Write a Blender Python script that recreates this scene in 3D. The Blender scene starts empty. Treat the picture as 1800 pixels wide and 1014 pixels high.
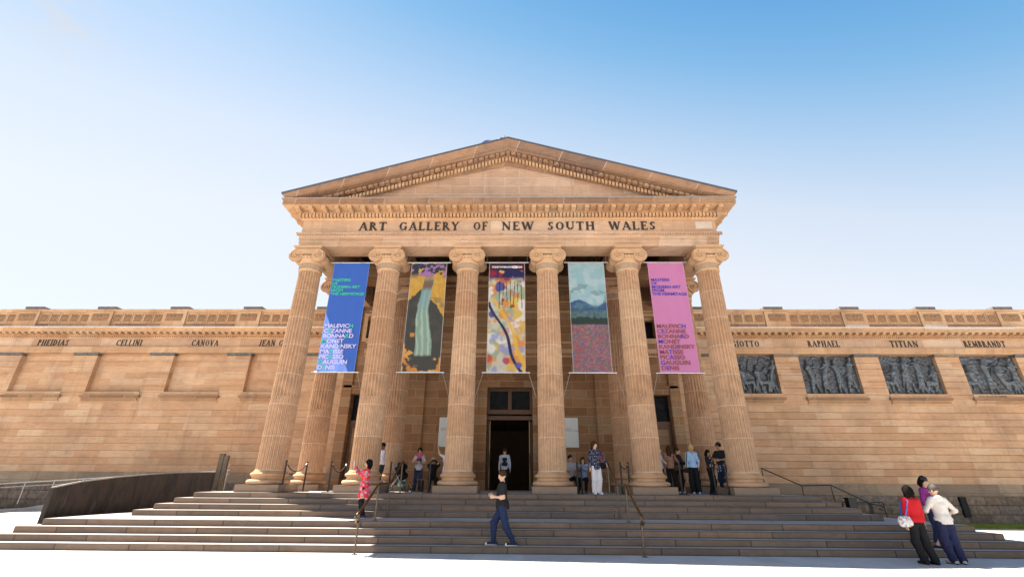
import bpy, math, random
import numpy as np
from mathutils import Vector, Matrix
random.seed(7); rng = np.random.default_rng(11)
S = bpy.context.scene
COL = S.collection
PI = math.pi
rad = math.radians

# ------------------------------------------------------------------ camera
PITCH, YAW, ROLL = 0.40462, 0.01718, 0.0063742
CAM = Vector((0.495, -17.392, 1.6052)); FPX = 798.9
cy, sy, cp, sp = math.cos(YAW), math.sin(YAW), math.cos(PITCH), math.sin(PITCH)
fw = Vector((-sy*cp, cy*cp, sp)); rt = Vector((cy, sy, 0)); up = rt.cross(fw)
r2 = math.cos(ROLL)*rt + math.sin(ROLL)*up; u2 = -math.sin(ROLL)*rt + math.cos(ROLL)*up
cd = bpy.data.cameras.new('camera'); cam = bpy.data.objects.new('camera', cd); COL.objects.link(cam)
cam.matrix_world = Matrix(((r2.x, u2.x, -fw.x, CAM.x), (r2.y, u2.y, -fw.y, CAM.y), (r2.z, u2.z, -fw.z, CAM.z), (0, 0, 0, 1)))
cd.sensor_width = 36; cd.lens = FPX/1800*36; cd.clip_end = 5000; cd.clip_start = .05
S.camera = cam
# ------------------------------------------------------------------ light
SUN = Vector((-.518, .31, 1)).normalized()
elev = math.asin(SUN.z); azim = math.atan2(SUN.x, SUN.y)
w = bpy.data.worlds.new('World'); S.world = w; w.use_nodes = True
nt = w.node_tree; nt.nodes.clear()
sk = nt.nodes.new('ShaderNodeTexSky'); sk.sky_type = 'NISHITA'; sk.sun_disc = False
sk.sun_elevation = elev; sk.sun_rotation = azim; sk.air_density = 1.0; sk.dust_density = .3; sk.ozone_density = 4.0
def wn_(t, **k):
    o = nt.nodes.new('ShaderNode'+t)
    for a, v in k.items(): setattr(o, a, v)
    return o
def wm(op, a, b):
    o = wn_('Math', operation=op)
    for i, v in enumerate((a, b)):
        if hasattr(v, 'links'): nt.links.new(v, o.inputs[i])
        else: o.inputs[i].default_value = v
    return o.outputs[0]
def lin(c): return tuple((x/255/12.92 if x < 10 else ((x/255+.055)/1.055)**2.4)*SKYK for x in c)
SKYK = 2.25
wt = wn_('TexCoord'); ws = wn_('SeparateXYZ'); nt.links.new(wt.outputs['Generated'], ws.inputs[0])
hu = wm('ADD', wm('MULTIPLY', ws.outputs[2], .95), wm('MULTIPLY', ws.outputs[0], wm('ADD', wm('MULTIPLY', ws.outputs[0], .28), .12)))   # clear-air gradient, paler on the sun's side
wr = wn_('ValToRGB'); nt.links.new(hu, wr.inputs[0]); e = wr.color_ramp.elements
pts = [(.0, (252, 253, 254)), (.46, (249, 252, 254)), (.58, (230, 241, 252)), (.67, (190, 220, 247)), (.755, (135, 194, 238)), (.84, (84, 164, 226)), (.93, (50, 132, 210)), (1.0, (34, 105, 190))]
while len(e) < len(pts): e.new(.5)
for i, (p, c) in enumerate(pts): e[i].position = p; e[i].color = (*lin(c), 1)
wc = wn_('Mix', data_type='RGBA'); wc.inputs[0].default_value = .16
sc_ = wn_('Mix', data_type='RGBA', blend_type='MULTIPLY'); sc_.inputs[0].default_value = 1; nt.links.new(sk.outputs[0], sc_.inputs[6]); sc_.inputs[7].default_value = (.6, .6, .6, 1)
nt.links.new(wr.outputs[0], wc.inputs[6]); nt.links.new(sc_.outputs[2], wc.inputs[7])
# one thin wisp of high cloud
cd0 = (fw*1 + r2*((95-900)/FPX) + u2*((507-38)/FPX)).normalized()
dp = wn_('VectorMath', operation='DISTANCE'); nt.links.new(wt.outputs['Generated'], dp.inputs[0]); dp.inputs[1].default_value = cd0
nz = wn_('TexNoise'); nz.inputs['Scale'].default_value = 14; nz.inputs['Detail'].default_value = 6; mpn = wn_('Mapping'); mpn.inputs['Rotation'].default_value = (0, .6, .3); mpn.inputs['Scale'].default_value = (1, 1, 3.5)
nt.links.new(wt.outputs['Generated'], mpn.inputs[0]); nt.links.new(mpn.outputs[0], nz.inputs['Vector'])
cm_ = wm('MULTIPLY', wm('MAXIMUM', wm('SUBTRACT', 1, wm('MULTIPLY', dp.outputs['Value'], 13)), 0), wm('MAXIMUM', wm('MULTIPLY', wm('SUBTRACT', nz.outputs['Fac'], .44), 3.0), 0))
wk = wn_('Mix', data_type='RGBA'); nt.links.new(cm_, wk.inputs[0]); nt.links.new(wc.outputs[2], wk.inputs[6]); wk.inputs[7].default_value = (SKYK*.8,)*3+(1,)
bg = nt.nodes.new('ShaderNodeBackground'); bg.inputs[1].default_value = .1
wo = nt.nodes.new('ShaderNodeOutputWorld')
nt.links.new(wk.outputs[2], bg.inputs[0]); nt.links.new(bg.outputs[0], wo.inputs[0])
sd = bpy.data.lights.new('sun', 'SUN'); sd.energy = 5.0; sd.angle = rad(.5); sd.color = (1, .93, .82)
so = bpy.data.objects.new('sun', sd); COL.objects.link(so); so.rotation_euler = SUN.to_track_quat('Z', 'Y').to_euler()
S.view_settings.view_transform = 'Standard'; S.view_settings.look = 'None'; S.view_settings.gamma = 1
S.view_settings.use_curve_mapping = False
S.view_settings.exposure = 2.1
S.cycles.max_bounces = 6; S.cycles.diffuse_bounces = 4

# ------------------------------------------------------------------ materials
MATS = {}
class NG:
    def __init__(s, name, rough=.8, spec=.3, metal=0):
        s.m = bpy.data.materials.new(name); s.m.use_nodes = True; s.t = s.m.node_tree
        s.b = s.t.nodes['Principled BSDF']
        s.b.inputs['Roughness'].default_value = rough; s.b.inputs['Specular IOR Level'].default_value = spec
        s.b.inputs['Metallic'].default_value = metal
        MATS[name] = s.m
    def n(s, typ, **k):
        o = s.t.nodes.new('ShaderNode'+typ)
        for a, v in k.items(): setattr(o, a, v)
        return o
    def l(s, a, b): s.t.links.new(a, b)
    def put(s, sock, v):
        if hasattr(v, 'links') or hasattr(v, 'is_output'): s.l(v, sock)
        elif isinstance(v, (tuple, list)) and len(v) == 3 and sock.type == 'RGBA': sock.default_value = (*v, 1)
        else: sock.default_value = v
    def math(s, op, a, b=0, c=None):
        o = s.n('Math', operation=op); s.put(o.inputs[0], a); s.put(o.inputs[1], b)
        if c is not None: s.put(o.inputs[2], c)
        return o.outputs[0]
    def mix(s, fac, a, b, mode='MIX'):
        o = s.n('Mix', data_type='RGBA', blend_type=mode); s.put(o.inputs[0], fac); s.put(o.inputs[6], a); s.put(o.inputs[7], b)
        return o.outputs[2]
    def ramp(s, fac, pts, interp='LINEAR'):
        o = s.n('ValToRGB'); o.color_ramp.interpolation = interp; e = o.color_ramp.elements
        while len(e) < len(pts): e.new(.5)
        for i, (p, c) in enumerate(pts):
            e[i].position = p; e[i].color = (*c, 1) if len(c) == 3 else c
        s.l(fac, o.inputs[0]); return o.outputs[0]
    def coord(s): return s.n('TexCoord').outputs['Object']
    def xyz(s, v):
        o = s.n('SeparateXYZ'); s.l(v, o.inputs[0]); return o.outputs
    def comb(s, x, y, z):
        o = s.n('CombineXYZ'); s.put(o.inputs[0], x); s.put(o.inputs[1], y); s.put(o.inputs[2], z); return o.outputs[0]
    def noise(s, vec, scale, detail=4, rough=.6, dist=0):
        o = s.n('TexNoise'); s.l(vec, o.inputs['Vector']); o.inputs['Scale'].default_value = scale
        o.inputs['Detail'].default_value = detail; o.inputs['Roughness'].default_value = rough; o.inputs['Distortion'].default_value = dist
        return o.outputs['Fac']
    def bump(s, h, st=.4, d=.02):
        o = s.n('Bump'); o.inputs['Strength'].default_value = st; o.inputs['Distance'].default_value = d
        s.l(h, o.inputs['Height']); s.l(o.outputs[0], s.b.inputs['Normal'])
    def color(s, c): s.put(s.b.inputs['Base Color'], c)

def scale(c, k): return tuple(x*k for x in c)
SAND = [(.52, .325, .195), (.45, .265, .15), (.56, .37, .235), (.49, .28, .16), (.565, .385, .25), (.50, .30, .175)]
def stone(name, bw=1.25, bh=.335, z0=0, tones=SAND, mortar=(.60, .46, .34), msize=.006, k=1, grime=.35, bump=.35, blocks=True, rough=.9, veins=.17):
    g = NG(name, rough, .2); v = g.coord(); x, y, z = g.xyz(v)
    u = g.math('ADD', x, g.math('MULTIPLY', y, 1.07))
    zz = g.math('SUBTRACT', z, z0)
    if blocks:
        bv = g.comb(u, zz, 0); b = g.n('TexBrick'); g.l(bv, b.inputs['Vector'])
        b.offset = .43; b.inputs['Scale'].default_value = 1; b.inputs['Brick Width'].default_value = bw; b.inputs['Row Height'].default_value = bh
        b.inputs['Mortar Size'].default_value = msize; b.inputs['Mortar Smooth'].default_value = .3; b.inputs['Bias'].default_value = 0
        b.inputs['Color1'].default_value = (0, 0, 0, 1); b.inputs['Color2'].default_value = (1, 1, 1, 1); b.inputs['Mortar'].default_value = (.5, .5, .5, 1)
        r = b.outputs['Color']; mort = b.outputs['Fac']
        # offset vein phase per block so every block has its own figure
        ph = g.math('MULTIPLY', r, 37.0)
    else:
        r = g.noise(g.comb(g.math('MULTIPLY', u, .35), zz, 0), 1.3, 1); ph = 0; mort = None
    n = len(tones); pts = [(i/(n-1)*.8+.1, scale(t, k)) for i, t in enumerate(tones)]
    c = g.ramp(r, pts)
    vv = g.comb(g.math('ADD', g.math('MULTIPLY', u, .8), ph), g.math('MULTIPLY', y, .8), g.math('ADD', g.math('MULTIPLY', z, 4.0), ph))
    vein = g.noise(vv, 1.7, 5, .65, 1.6)
    vm = g.ramp(vein, [(.3, (1-veins,)*3), (.5, (1, 1, 1)), (.75, (1+veins*.6,)*3)])
    c = g.mix(1, c, vm, 'MULTIPLY')
    big = g.noise(g.comb(u, y, zz), .55, 4, .65)
    c = g.mix(1, c, g.ramp(big, [(.3, (.80, .79, .80)), (.6, (1.05, 1.03, 1.0))]), 'MULTIPLY')
    st = g.noise(g.comb(g.math('MULTIPLY', u, 3.2), g.math('MULTIPLY', y, 3.2), g.math('MULTIPLY', z, .45)), 1.0, 6, .7)
    sf = g.ramp(st, [(.54, (0, 0, 0)), (.74, (grime,)*3)])
    c = g.mix(sf, c, (.12, .085, .065))
    fine = g.noise(v, 45, 4, .7)
    c = g.mix(1, c, g.ramp(fine, [(.25, (.88,)*3), (.75, (1.1,)*3)]), 'MULTIPLY')
    if mort is not None: c = g.mix(g.math('MULTIPLY', mort, .75), c, scale(mortar, k))
    g.color(c)
    h = g.math('ADD', g.math('MULTIPLY', fine, .25), g.math('MULTIPLY', vein, .4))
    if mort is not None: h = g.math('SUBTRACT', h, g.math('MULTIPLY', mort, 1.2))
    g.bump(h, bump, .012)
    return g.m
stone('wall_stone', 1.3, .335, 5.37, mortar=(.40, .26, .16))
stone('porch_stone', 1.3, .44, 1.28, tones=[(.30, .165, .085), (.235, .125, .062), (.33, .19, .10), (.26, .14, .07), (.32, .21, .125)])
stone('trim_stone', 1.6, 5, -.8, msize=.004, tones=[(.54, .345, .20), (.48, .285, .16), (.57, .385, .24), (.51, .31, .175)], grime=.4)
stone('frieze_stone', 1.95, 6, -.8, msize=.004, tones=[(.50, .335, .22), (.44, .28, .18), (.55, .39, .28), (.52, .35, .24)], grime=.3, mortar=(.66, .5, .38))
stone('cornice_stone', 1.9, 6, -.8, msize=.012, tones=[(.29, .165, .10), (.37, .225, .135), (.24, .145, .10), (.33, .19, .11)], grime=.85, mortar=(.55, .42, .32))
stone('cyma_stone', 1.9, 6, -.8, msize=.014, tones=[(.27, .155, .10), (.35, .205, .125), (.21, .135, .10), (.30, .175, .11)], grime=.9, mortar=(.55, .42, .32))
stone('pale_frieze', blocks=False, tones=[(.58, .44, .33), (.55, .41, .30), (.60, .46, .35)], grime=.15, veins=.1)
stone('pale_stone', blocks=False, tones=[(.60, .50, .41), (.56, .47, .39), (.63, .54, .45)], grime=.1, veins=.06)
stone('tymp_stone', 1.55, .43, 13.0, msize=.011, tones=[(.48, .32, .225), (.43, .275, .19), (.52, .37, .28), (.45, .285, .19)], grime=.3)
stone('base_stone', 1.15, 8, 0, tones=[(.30, .22, .15), (.24, .18, .13), (.34, .26, .18)], grime=.6, mortar=(.2, .15, .1))
stone('plinth_stone', blocks=False, tones=[(.33, .24, .17), (.26, .19, .14), (.38, .27, .18)], grime=.5)
stone('tread_stone', 1.9, 40, -20, tones=[(.37, .335, .31), (.32, .29, .27), (.40, .365, .34), (.35, .31, .285)], grime=.2, mortar=(.2, .17, .15), msize=.006, bump=.15)  # paler than the risers: sunlight on the treads put into the stone colour
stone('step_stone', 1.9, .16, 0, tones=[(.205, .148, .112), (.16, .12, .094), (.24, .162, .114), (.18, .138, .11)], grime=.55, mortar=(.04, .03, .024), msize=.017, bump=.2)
def rock(name):
    g = NG(name, .95, .15); v = g.coord(); x, y, z = g.xyz(v)
    b = g.n('TexBrick'); g.l(g.comb(x, z, 0), b.inputs['Vector']); b.inputs['Scale'].default_value = 1; b.inputs['Brick Width'].default_value = 1.0
    b.inputs['Row Height'].default_value = .39; b.inputs['Mortar Size'].default_value = .012; b.inputs['Color1'].default_value = (0, 0, 0, 1); b.inputs['Color2'].default_value = (1, 1, 1, 1)
    c = g.ramp(b.outputs['Color'], [(0, (.17, .125, .095)), (.5, (.235, .175, .13)), (1, (.20, .16, .135))])
    nn = g.noise(v, 5, 6, .7); c = g.mix(1, c, g.ramp(nn, [(.3, (.55,)*3), (.7, (1.35,)*3)]), 'MULTIPLY')
    g.color(g.mix(b.outputs['Fac'], c, (.07, .055, .045))); g.bump(g.math('SUBTRACT', nn, b.outputs['Fac']), .9, .08)
rock('rock_stone')
def shaft():
    g = NG('shaft_stone', .9, .2); v = g.coord(); x, y, z = g.xyz(v)
    oi = g.n('ObjectInfo').outputs['Random']
    zz = g.math('ADD', g.math('MULTIPLY', g.math('SUBTRACT', z, 1.98), 1/1.137), 0)
    dr = g.math('FLOOR', zz); fr = g.math('FRACT', zz)
    wn = g.n('TexWhiteNoise', noise_dimensions='2D'); g.l(g.comb(dr, g.math('MULTIPLY', oi, 91), 0), wn.inputs['Vector'])
    c = g.ramp(wn.outputs['Value'], [(0, (.48, .30, .185)), (.35, (.54, .35, .22)), (.7, (.46, .275, .16)), (1, (.56, .385, .25))])
    nn = g.noise(g.comb(g.math('MULTIPLY', x, 1.2), g.math('MULTIPLY', y, 1.2), g.math('MULTIPLY', z, 1.6)), 1.6, 5, .65, 1.2)
    c = g.mix(1, c, g.ramp(nn, [(.3, (.78, .76, .76)), (.6, (1.06, 1.05, 1.04))]), 'MULTIPLY')
    st = g.noise(g.comb(g.math('MULTIPLY', x, 3), g.math('MULTIPLY', y, 3), g.math('MULTIPLY', z, 1.1)), 1.0, 5, .7)
    c = g.mix(g.ramp(st, [(.55, (0,)*3), (.75, (.3,)*3)]), c, (.20, .12, .08))
    seam = g.math('LESS_THAN', g.math('ABSOLUTE', g.math('SUBTRACT', fr, .0)), .016)
    c = g.mix(g.math('MULTIPLY', seam, .75), c, (.80, .62, .46)); g.color(c)
    g.bump(g.noise(v, 50, 3), .08, .004)
shaft()
def plain(name, c, rough=.6, spec=.4, metal=0, var=.25, sc=8, bump=0):
    g = NG(name, rough, spec, metal); v = g.coord(); n = g.noise(v, sc, 5, .65)
    g.color(g.mix(1, c, g.ramp(n, [(.25, (1-var,)*3), (.75, (1+var,)*3)]), 'MULTIPLY'))
    if bump: g.bump(n, bump, .01)
    return g.m
plain('carved_stone', (.30, .175, .10), .95, .1, var=.5, sc=22, bump=.9)
plain('grey_carved', (.42, .31, .22), .95, .1, var=.35, sc=30, bump=.8)
plain('dark_cap', (.15, .135, .125), .85, .2, var=.5, sc=6)
plain('lead', (.10, .11, .13), .5, .5, .3)
plain('timber', (.075, .045, .028), .6, .35, var=.5, sc=5)
plain('door_wood', (.10, .045, .02), .45, .5, var=.35, sc=9)
plain('dark_interior', (.20, .125, .08), .8, .2)
plain('brass', (.22, .155, .085), .35, .5, 1, var=.25)
plain('rail_bronze', (.13, .10, .07), .5, .4, .6, var=.35, sc=14)
plain('black_metal', (.014, .014, .016), .4, .5, .3)
plain('steel', (.55, .56, .58), .3, .5, 1)
plain('black_rubber', (.02, .02, .02), .7)
plain('rope', (.035, .022, .022), .8, .2)
plain('letter', (.035, .028, .024), .6, .3)
plain('white_sign', (.62, .66, .66), .5, .4, var=.05, sc=3)
plain('sign_text', (.12, .13, .14), .6)
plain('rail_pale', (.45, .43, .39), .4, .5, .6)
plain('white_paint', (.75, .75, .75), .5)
def glass():
    g = NG('dark_glass', .25, .07); v = g.coord(); n = g.noise(v, 3, 2); g.color(g.ramp(n, [(.3, (.008, .009, .01)), (.7, (.02, .022, .025))]))
glass()
def bronze():
    g = NG('bronze', .42, .5, .55); v = g.coord(); n = g.noise(v, 2.2, 6, .7, .6)
    c = g.ramp(n, [(.25, (.030, .028, .028)), (.45, (.075, .075, .08)), (.62, (.12, .14, .16)), (.8, (.20, .25, .29))])
    m2 = g.noise(v, 14, 4, .6); c = g.mix(g.ramp(m2, [(.45, (0,)*3), (.7, (.6,)*3)]), c, (.055, .035, .022))
    hy = g.xyz(v)[1]; hm = g.math('MULTIPLY', hy, -7.0); c = g.mix(g.ramp(hm, [(.1, (0,)*3), (1.0, (.45,)*3)]), c, (.14, .165, .18)); g.color(c); g.bump(g.noise(v, 22, 4), .2, .006)
bronze()
def weathered_panel():
    g = NG('patinated_metal', .6, .3, 0); v = g.coord(); x, y, z = g.xyz(v)
    n = g.noise(g.comb(g.math('MULTIPLY', x, 1.2), g.math('MULTIPLY', y, 1.6), g.math('MULTIPLY', z, .35)), 2.0, 6, .6, .4)
    g.color(g.ramp(n, [(.28, (.012, .010, .010)), (.45, (.045, .032, .025)), (.58, (.018, .016, .016)), (.75, (.075, .058, .046))])); g.bump(n, .2, .01)
weathered_panel()
def paving():
    g = NG('paving', .85, .2); v = g.coord(); x, y, z = g.xyz(v)
    b = g.n('TexBrick'); g.l(g.comb(y, x, 0), b.inputs['Vector']); b.inputs['Scale'].default_value = 1; b.inputs['Brick Width'].default_value = 1.2
    b.inputs['Row Height'].default_value = .6; b.inputs['Mortar Size'].default_value = .004; b.inputs['Color1'].default_value = (.43, .405, .38, 1); b.inputs['Color2'].default_value = (.50, .475, .45, 1); b.inputs['Mortar'].default_value = (.36, .34, .32, 1)
    n = g.noise(v, 1.2, 6, .7); f = g.noise(v, 40, 3)
    c = g.mix(1, b.outputs['Color'], g.ramp(n, [(.3, (.86, .86, .87)), (.7, (1.06, 1.05, 1.04))]), 'MULTIPLY')
    c = g.mix(1, c, g.ramp(f, [(.3, (.92,)*3), (.7, (1.06,)*3)]), 'MULTIPLY'); g.color(c); g.bump(f, .1, .004)
paving()
def grassm():
    g = NG('grass_blades', .8, .2); oi = g.noise(g.coord(), 1.5, 4); g.color(g.ramp(oi, [(.3, (.16, .21, .035)), (.7, (.32, .36, .07))]))
grassm()

# ------------------------------------------------------------------ mesh helpers
class MB:
    def __init__(s): s.v = []; s.f = []
    def quad(s, a, b, c, d):
        n = len(s.v); s.v += [a, b, c, d]; s.f.append((n, n+1, n+2, n+3)); return s
    def poly(s, pts):
        n = len(s.v); s.v += pts; s.f.append(tuple(range(n, n+len(pts)))); return s
    def box(s, x0, x1, y0, y1, z0, z1, M=None):
        P = [(x, y, z) for z in (z0, z1) for y in (y0, y1) for x in (x0, x1)]
        if M is not None: P = [tuple(M @ Vector(p)) for p in P]
        n = len(s.v); s.v += P
        s.f += [tuple(n+i for i in q) for q in ((0, 2, 3, 1), (4, 5, 7, 6), (0, 1, 5, 4), (2, 6, 7, 3), (0, 4, 6, 2), (1, 3, 7, 5))]; return s
    def prism(s, pts, ext):   # pts 3d polygon, extruded by vector ext
        n = len(s.v); k = len(pts); e = Vector(ext)
        s.v += [tuple(p) for p in pts]+[tuple(Vector(p)+e) for p in pts]
        s.f.append(tuple(n+i for i in range(k))[::-1]); s.f.append(tuple(n+k+i for i in range(k)))
        for i in range(k): j = (i+1) % k; s.f.append((n+i, n+j, n+k+j, n+k+i))
        return s
    def lathe(s, prof, seg=48, c=(0, 0, 0), cap=True):
        n = len(s.v); k = len(prof)
        for r, z in prof:
            for i in range(seg):
                a = 2*PI*i/seg; s.v.append((c[0]+r*math.cos(a), c[1]+r*math.sin(a), c[2]+z))
        for j in range(k-1):
            for i in range(seg):
                i2 = (i+1) % seg; s.f.append((n+j*seg+i, n+j*seg+i2, n+(j+1)*seg+i2, n+(j+1)*seg+i))
        if cap:
            s.f.append(tuple(n+i for i in range(seg))[::-1]); s.f.append(tuple(n+(k-1)*seg+i for i in range(seg)))
        return s
    def tube(s, pts, r, seg=8, closed=False):
        pts = [Vector(p) for p in pts]; n = len(s.v); m = len(pts); rs = r if isinstance(r, (list, tuple)) else [r]*m
        for i, p in enumerate(pts):
            t = (pts[min(i+1, m-1)]-pts[max(i-1, 0)]).normalized()
            a = t.cross(Vector((0, 0, 1)));
            if a.length < .05: a = t.cross(Vector((0, 1, 0)))
            a.normalize(); b = t.cross(a)
            for j in range(seg):
                th = 2*PI*j/seg; s.v.append(tuple(p+rs[i]*(math.cos(th)*a+math.sin(th)*b)))
        for i in range(m-1):
            for j in range(seg):
                j2 = (j+1) % seg; s.f.append((n+i*seg+j, n+i*seg+j2, n+(i+1)*seg+j2, n+(i+1)*seg+j))
        s.f.append(tuple(n+j for j in range(seg))[::-1]); s.f.append(tuple(n+(m-1)*seg+j for j in range(seg)))
        return s
    def strip(s, prof, x0, x1):       # prof (y,z) list extruded along x
        n = len(s.v)
        for y, z in prof: s.v += [(x0, y, z), (x1, y, z)]
        for i in range(len(prof)-1): a = n+2*i; s.f.append((a, a+1, a+3, a+2))
        return s
    def ucorn(s, prof, X=8.87, Yf=-.5, Yb=6.72):   # (projection, z) profile swept round left side, front, right side
        n = len(s.v)
        for p, z in prof: s.v += [(-X-p, Yb, z), (-X-p, Yf-p, z), (X+p, Yf-p, z), (X+p, Yb, z)]
        for i in range(len(prof)-1):
            a = n+4*i
            for j in range(3): s.f.append((a+j, a+j+1, a+4+j+1, a+4+j))
        return s
    def build(s, name, mat, parent=None, smooth=None, loc=(0, 0, 0)):
        me = bpy.data.meshes.new(name); me.from_pydata(s.v, [], s.f); me.validate()
        o = bpy.data.objects.new(name, me); COL.objects.link(o)
        if mat: me.materials.append(MATS[mat] if isinstance(mat, str) else mat)
        if parent: o.parent = parent
        o.location = loc
        if smooth is not None: smooth_by(me, smooth)
        return o
def smooth_by(me, ang):
    me.polygons.foreach_set('use_smooth', [True]*len(me.polygons))
    if ang < 180: me.set_sharp_from_angle(angle=rad(ang))
def npmesh(name, V, F, mat, parent=None, smooth=True, loc=(0, 0, 0)):
    me = bpy.data.meshes.new(name); V = np.asarray(V, np.float32); F = np.asarray(F, np.int32)
    me.vertices.add(len(V)); me.vertices.foreach_set('co', V.ravel()); me.loops.add(F.size); me.loops.foreach_set('vertex_index', F.ravel())
    me.polygons.add(len(F)); me.polygons.foreach_set('loop_start', np.arange(0, F.size, F.shape[1], dtype=np.int32))
    me.update(calc_edges=True); me.validate()
    if smooth: me.polygons.foreach_set('use_smooth', np.ones(len(F), bool))
    o = bpy.data.objects.new(name, me); COL.objects.link(o); o.location = loc
    if mat: me.materials.append(MATS[mat] if isinstance(mat, str) else mat)
    if parent: o.parent = parent
    return o
def tag(o, label=None, cat=None, group=None, kind=None):
    if label: o['label'] = label
    if cat: o['category'] = cat
    if group: o['group'] = group
    if kind: o['kind'] = kind
    return o
def empty(name, loc=(0, 0, 0), rz=0, **k):
    o = bpy.data.objects.new(name, None); COL.objects.link(o); o.location = loc; o.rotation_euler = (0, 0, rz); o.empty_display_size = .3
    return tag(o, **k)

# ------------------------------------------------------------------ ground
g_ = MB().quad((-700, -300, 0), (700, -300, 0), (700, 1200, 0), (-700, 1200, 0)).build('ground', 'paving'); tag(g_, kind='structure')

# ------------------------------------------------------------------ stairs
FR = [-4.5+.324*i for i in range(4)]+[-2.12+.361*i for i in range(4)]
AX = [13.9, 13.48, 13.06, 12.66, 11.33, 10.98, 10.64, 10.29]
stairs = empty('entrance_steps', (0, 0, 0), label='broad flight of eight sandstone steps rising to the portico in two runs', cat='steps')
for k in range(8):
    zt = .16*(k+1); zb = .16*k; a = AX[k]; f = FR[k]; yb = 6.70-.003*k
    m = MB(); e = .012
    prof = [(0, zb+(.004 if k == 0 else 0)), (0, zt-e), (e, zt)]
    # riser round three sides with eased nosing, then the tread
    n = len(m.v)
    for d, z in prof: m.v += [(-a+d, yb, z), (-a+d, f+d, z), (a-d, f+d, z), (a-d, yb, z)]
    for i in range(2):
        q = n+4*i
        for j in range(3): m.f.append((q+j, q+j+1, q+5+j, q+4+j))
    # tread ring only as far back as needed
    if k < 7: ia = AX[k+1]-.02; fi = FR[k+1]+.02
    else: ia = None
    if ia:
        m.quad((-a+e, f+e, zt), (a-e, f+e, zt), (a-e, fi, zt), (-a+e, fi, zt))
        m.quad((-a+e, fi, zt), (-ia, fi, zt), (-ia, yb, zt), (-a+e, yb, zt)); m.quad((ia, fi, zt), (a-e, fi, zt), (a-e, yb, zt), (ia, yb, zt))
    else: m.quad((-a+e, f+e, zt), (a-e, f+e, zt), (a-e, yb, zt), (-a+e, yb, zt))
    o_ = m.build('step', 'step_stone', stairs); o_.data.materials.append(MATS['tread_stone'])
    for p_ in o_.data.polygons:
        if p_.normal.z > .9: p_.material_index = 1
# ------------------------------------------------------------------ the gallery
G = empty('art_gallery', (0, 0, 0), label='classical sandstone art gallery with six-column portico, pediment and long side wings', cat='museum building')

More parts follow.
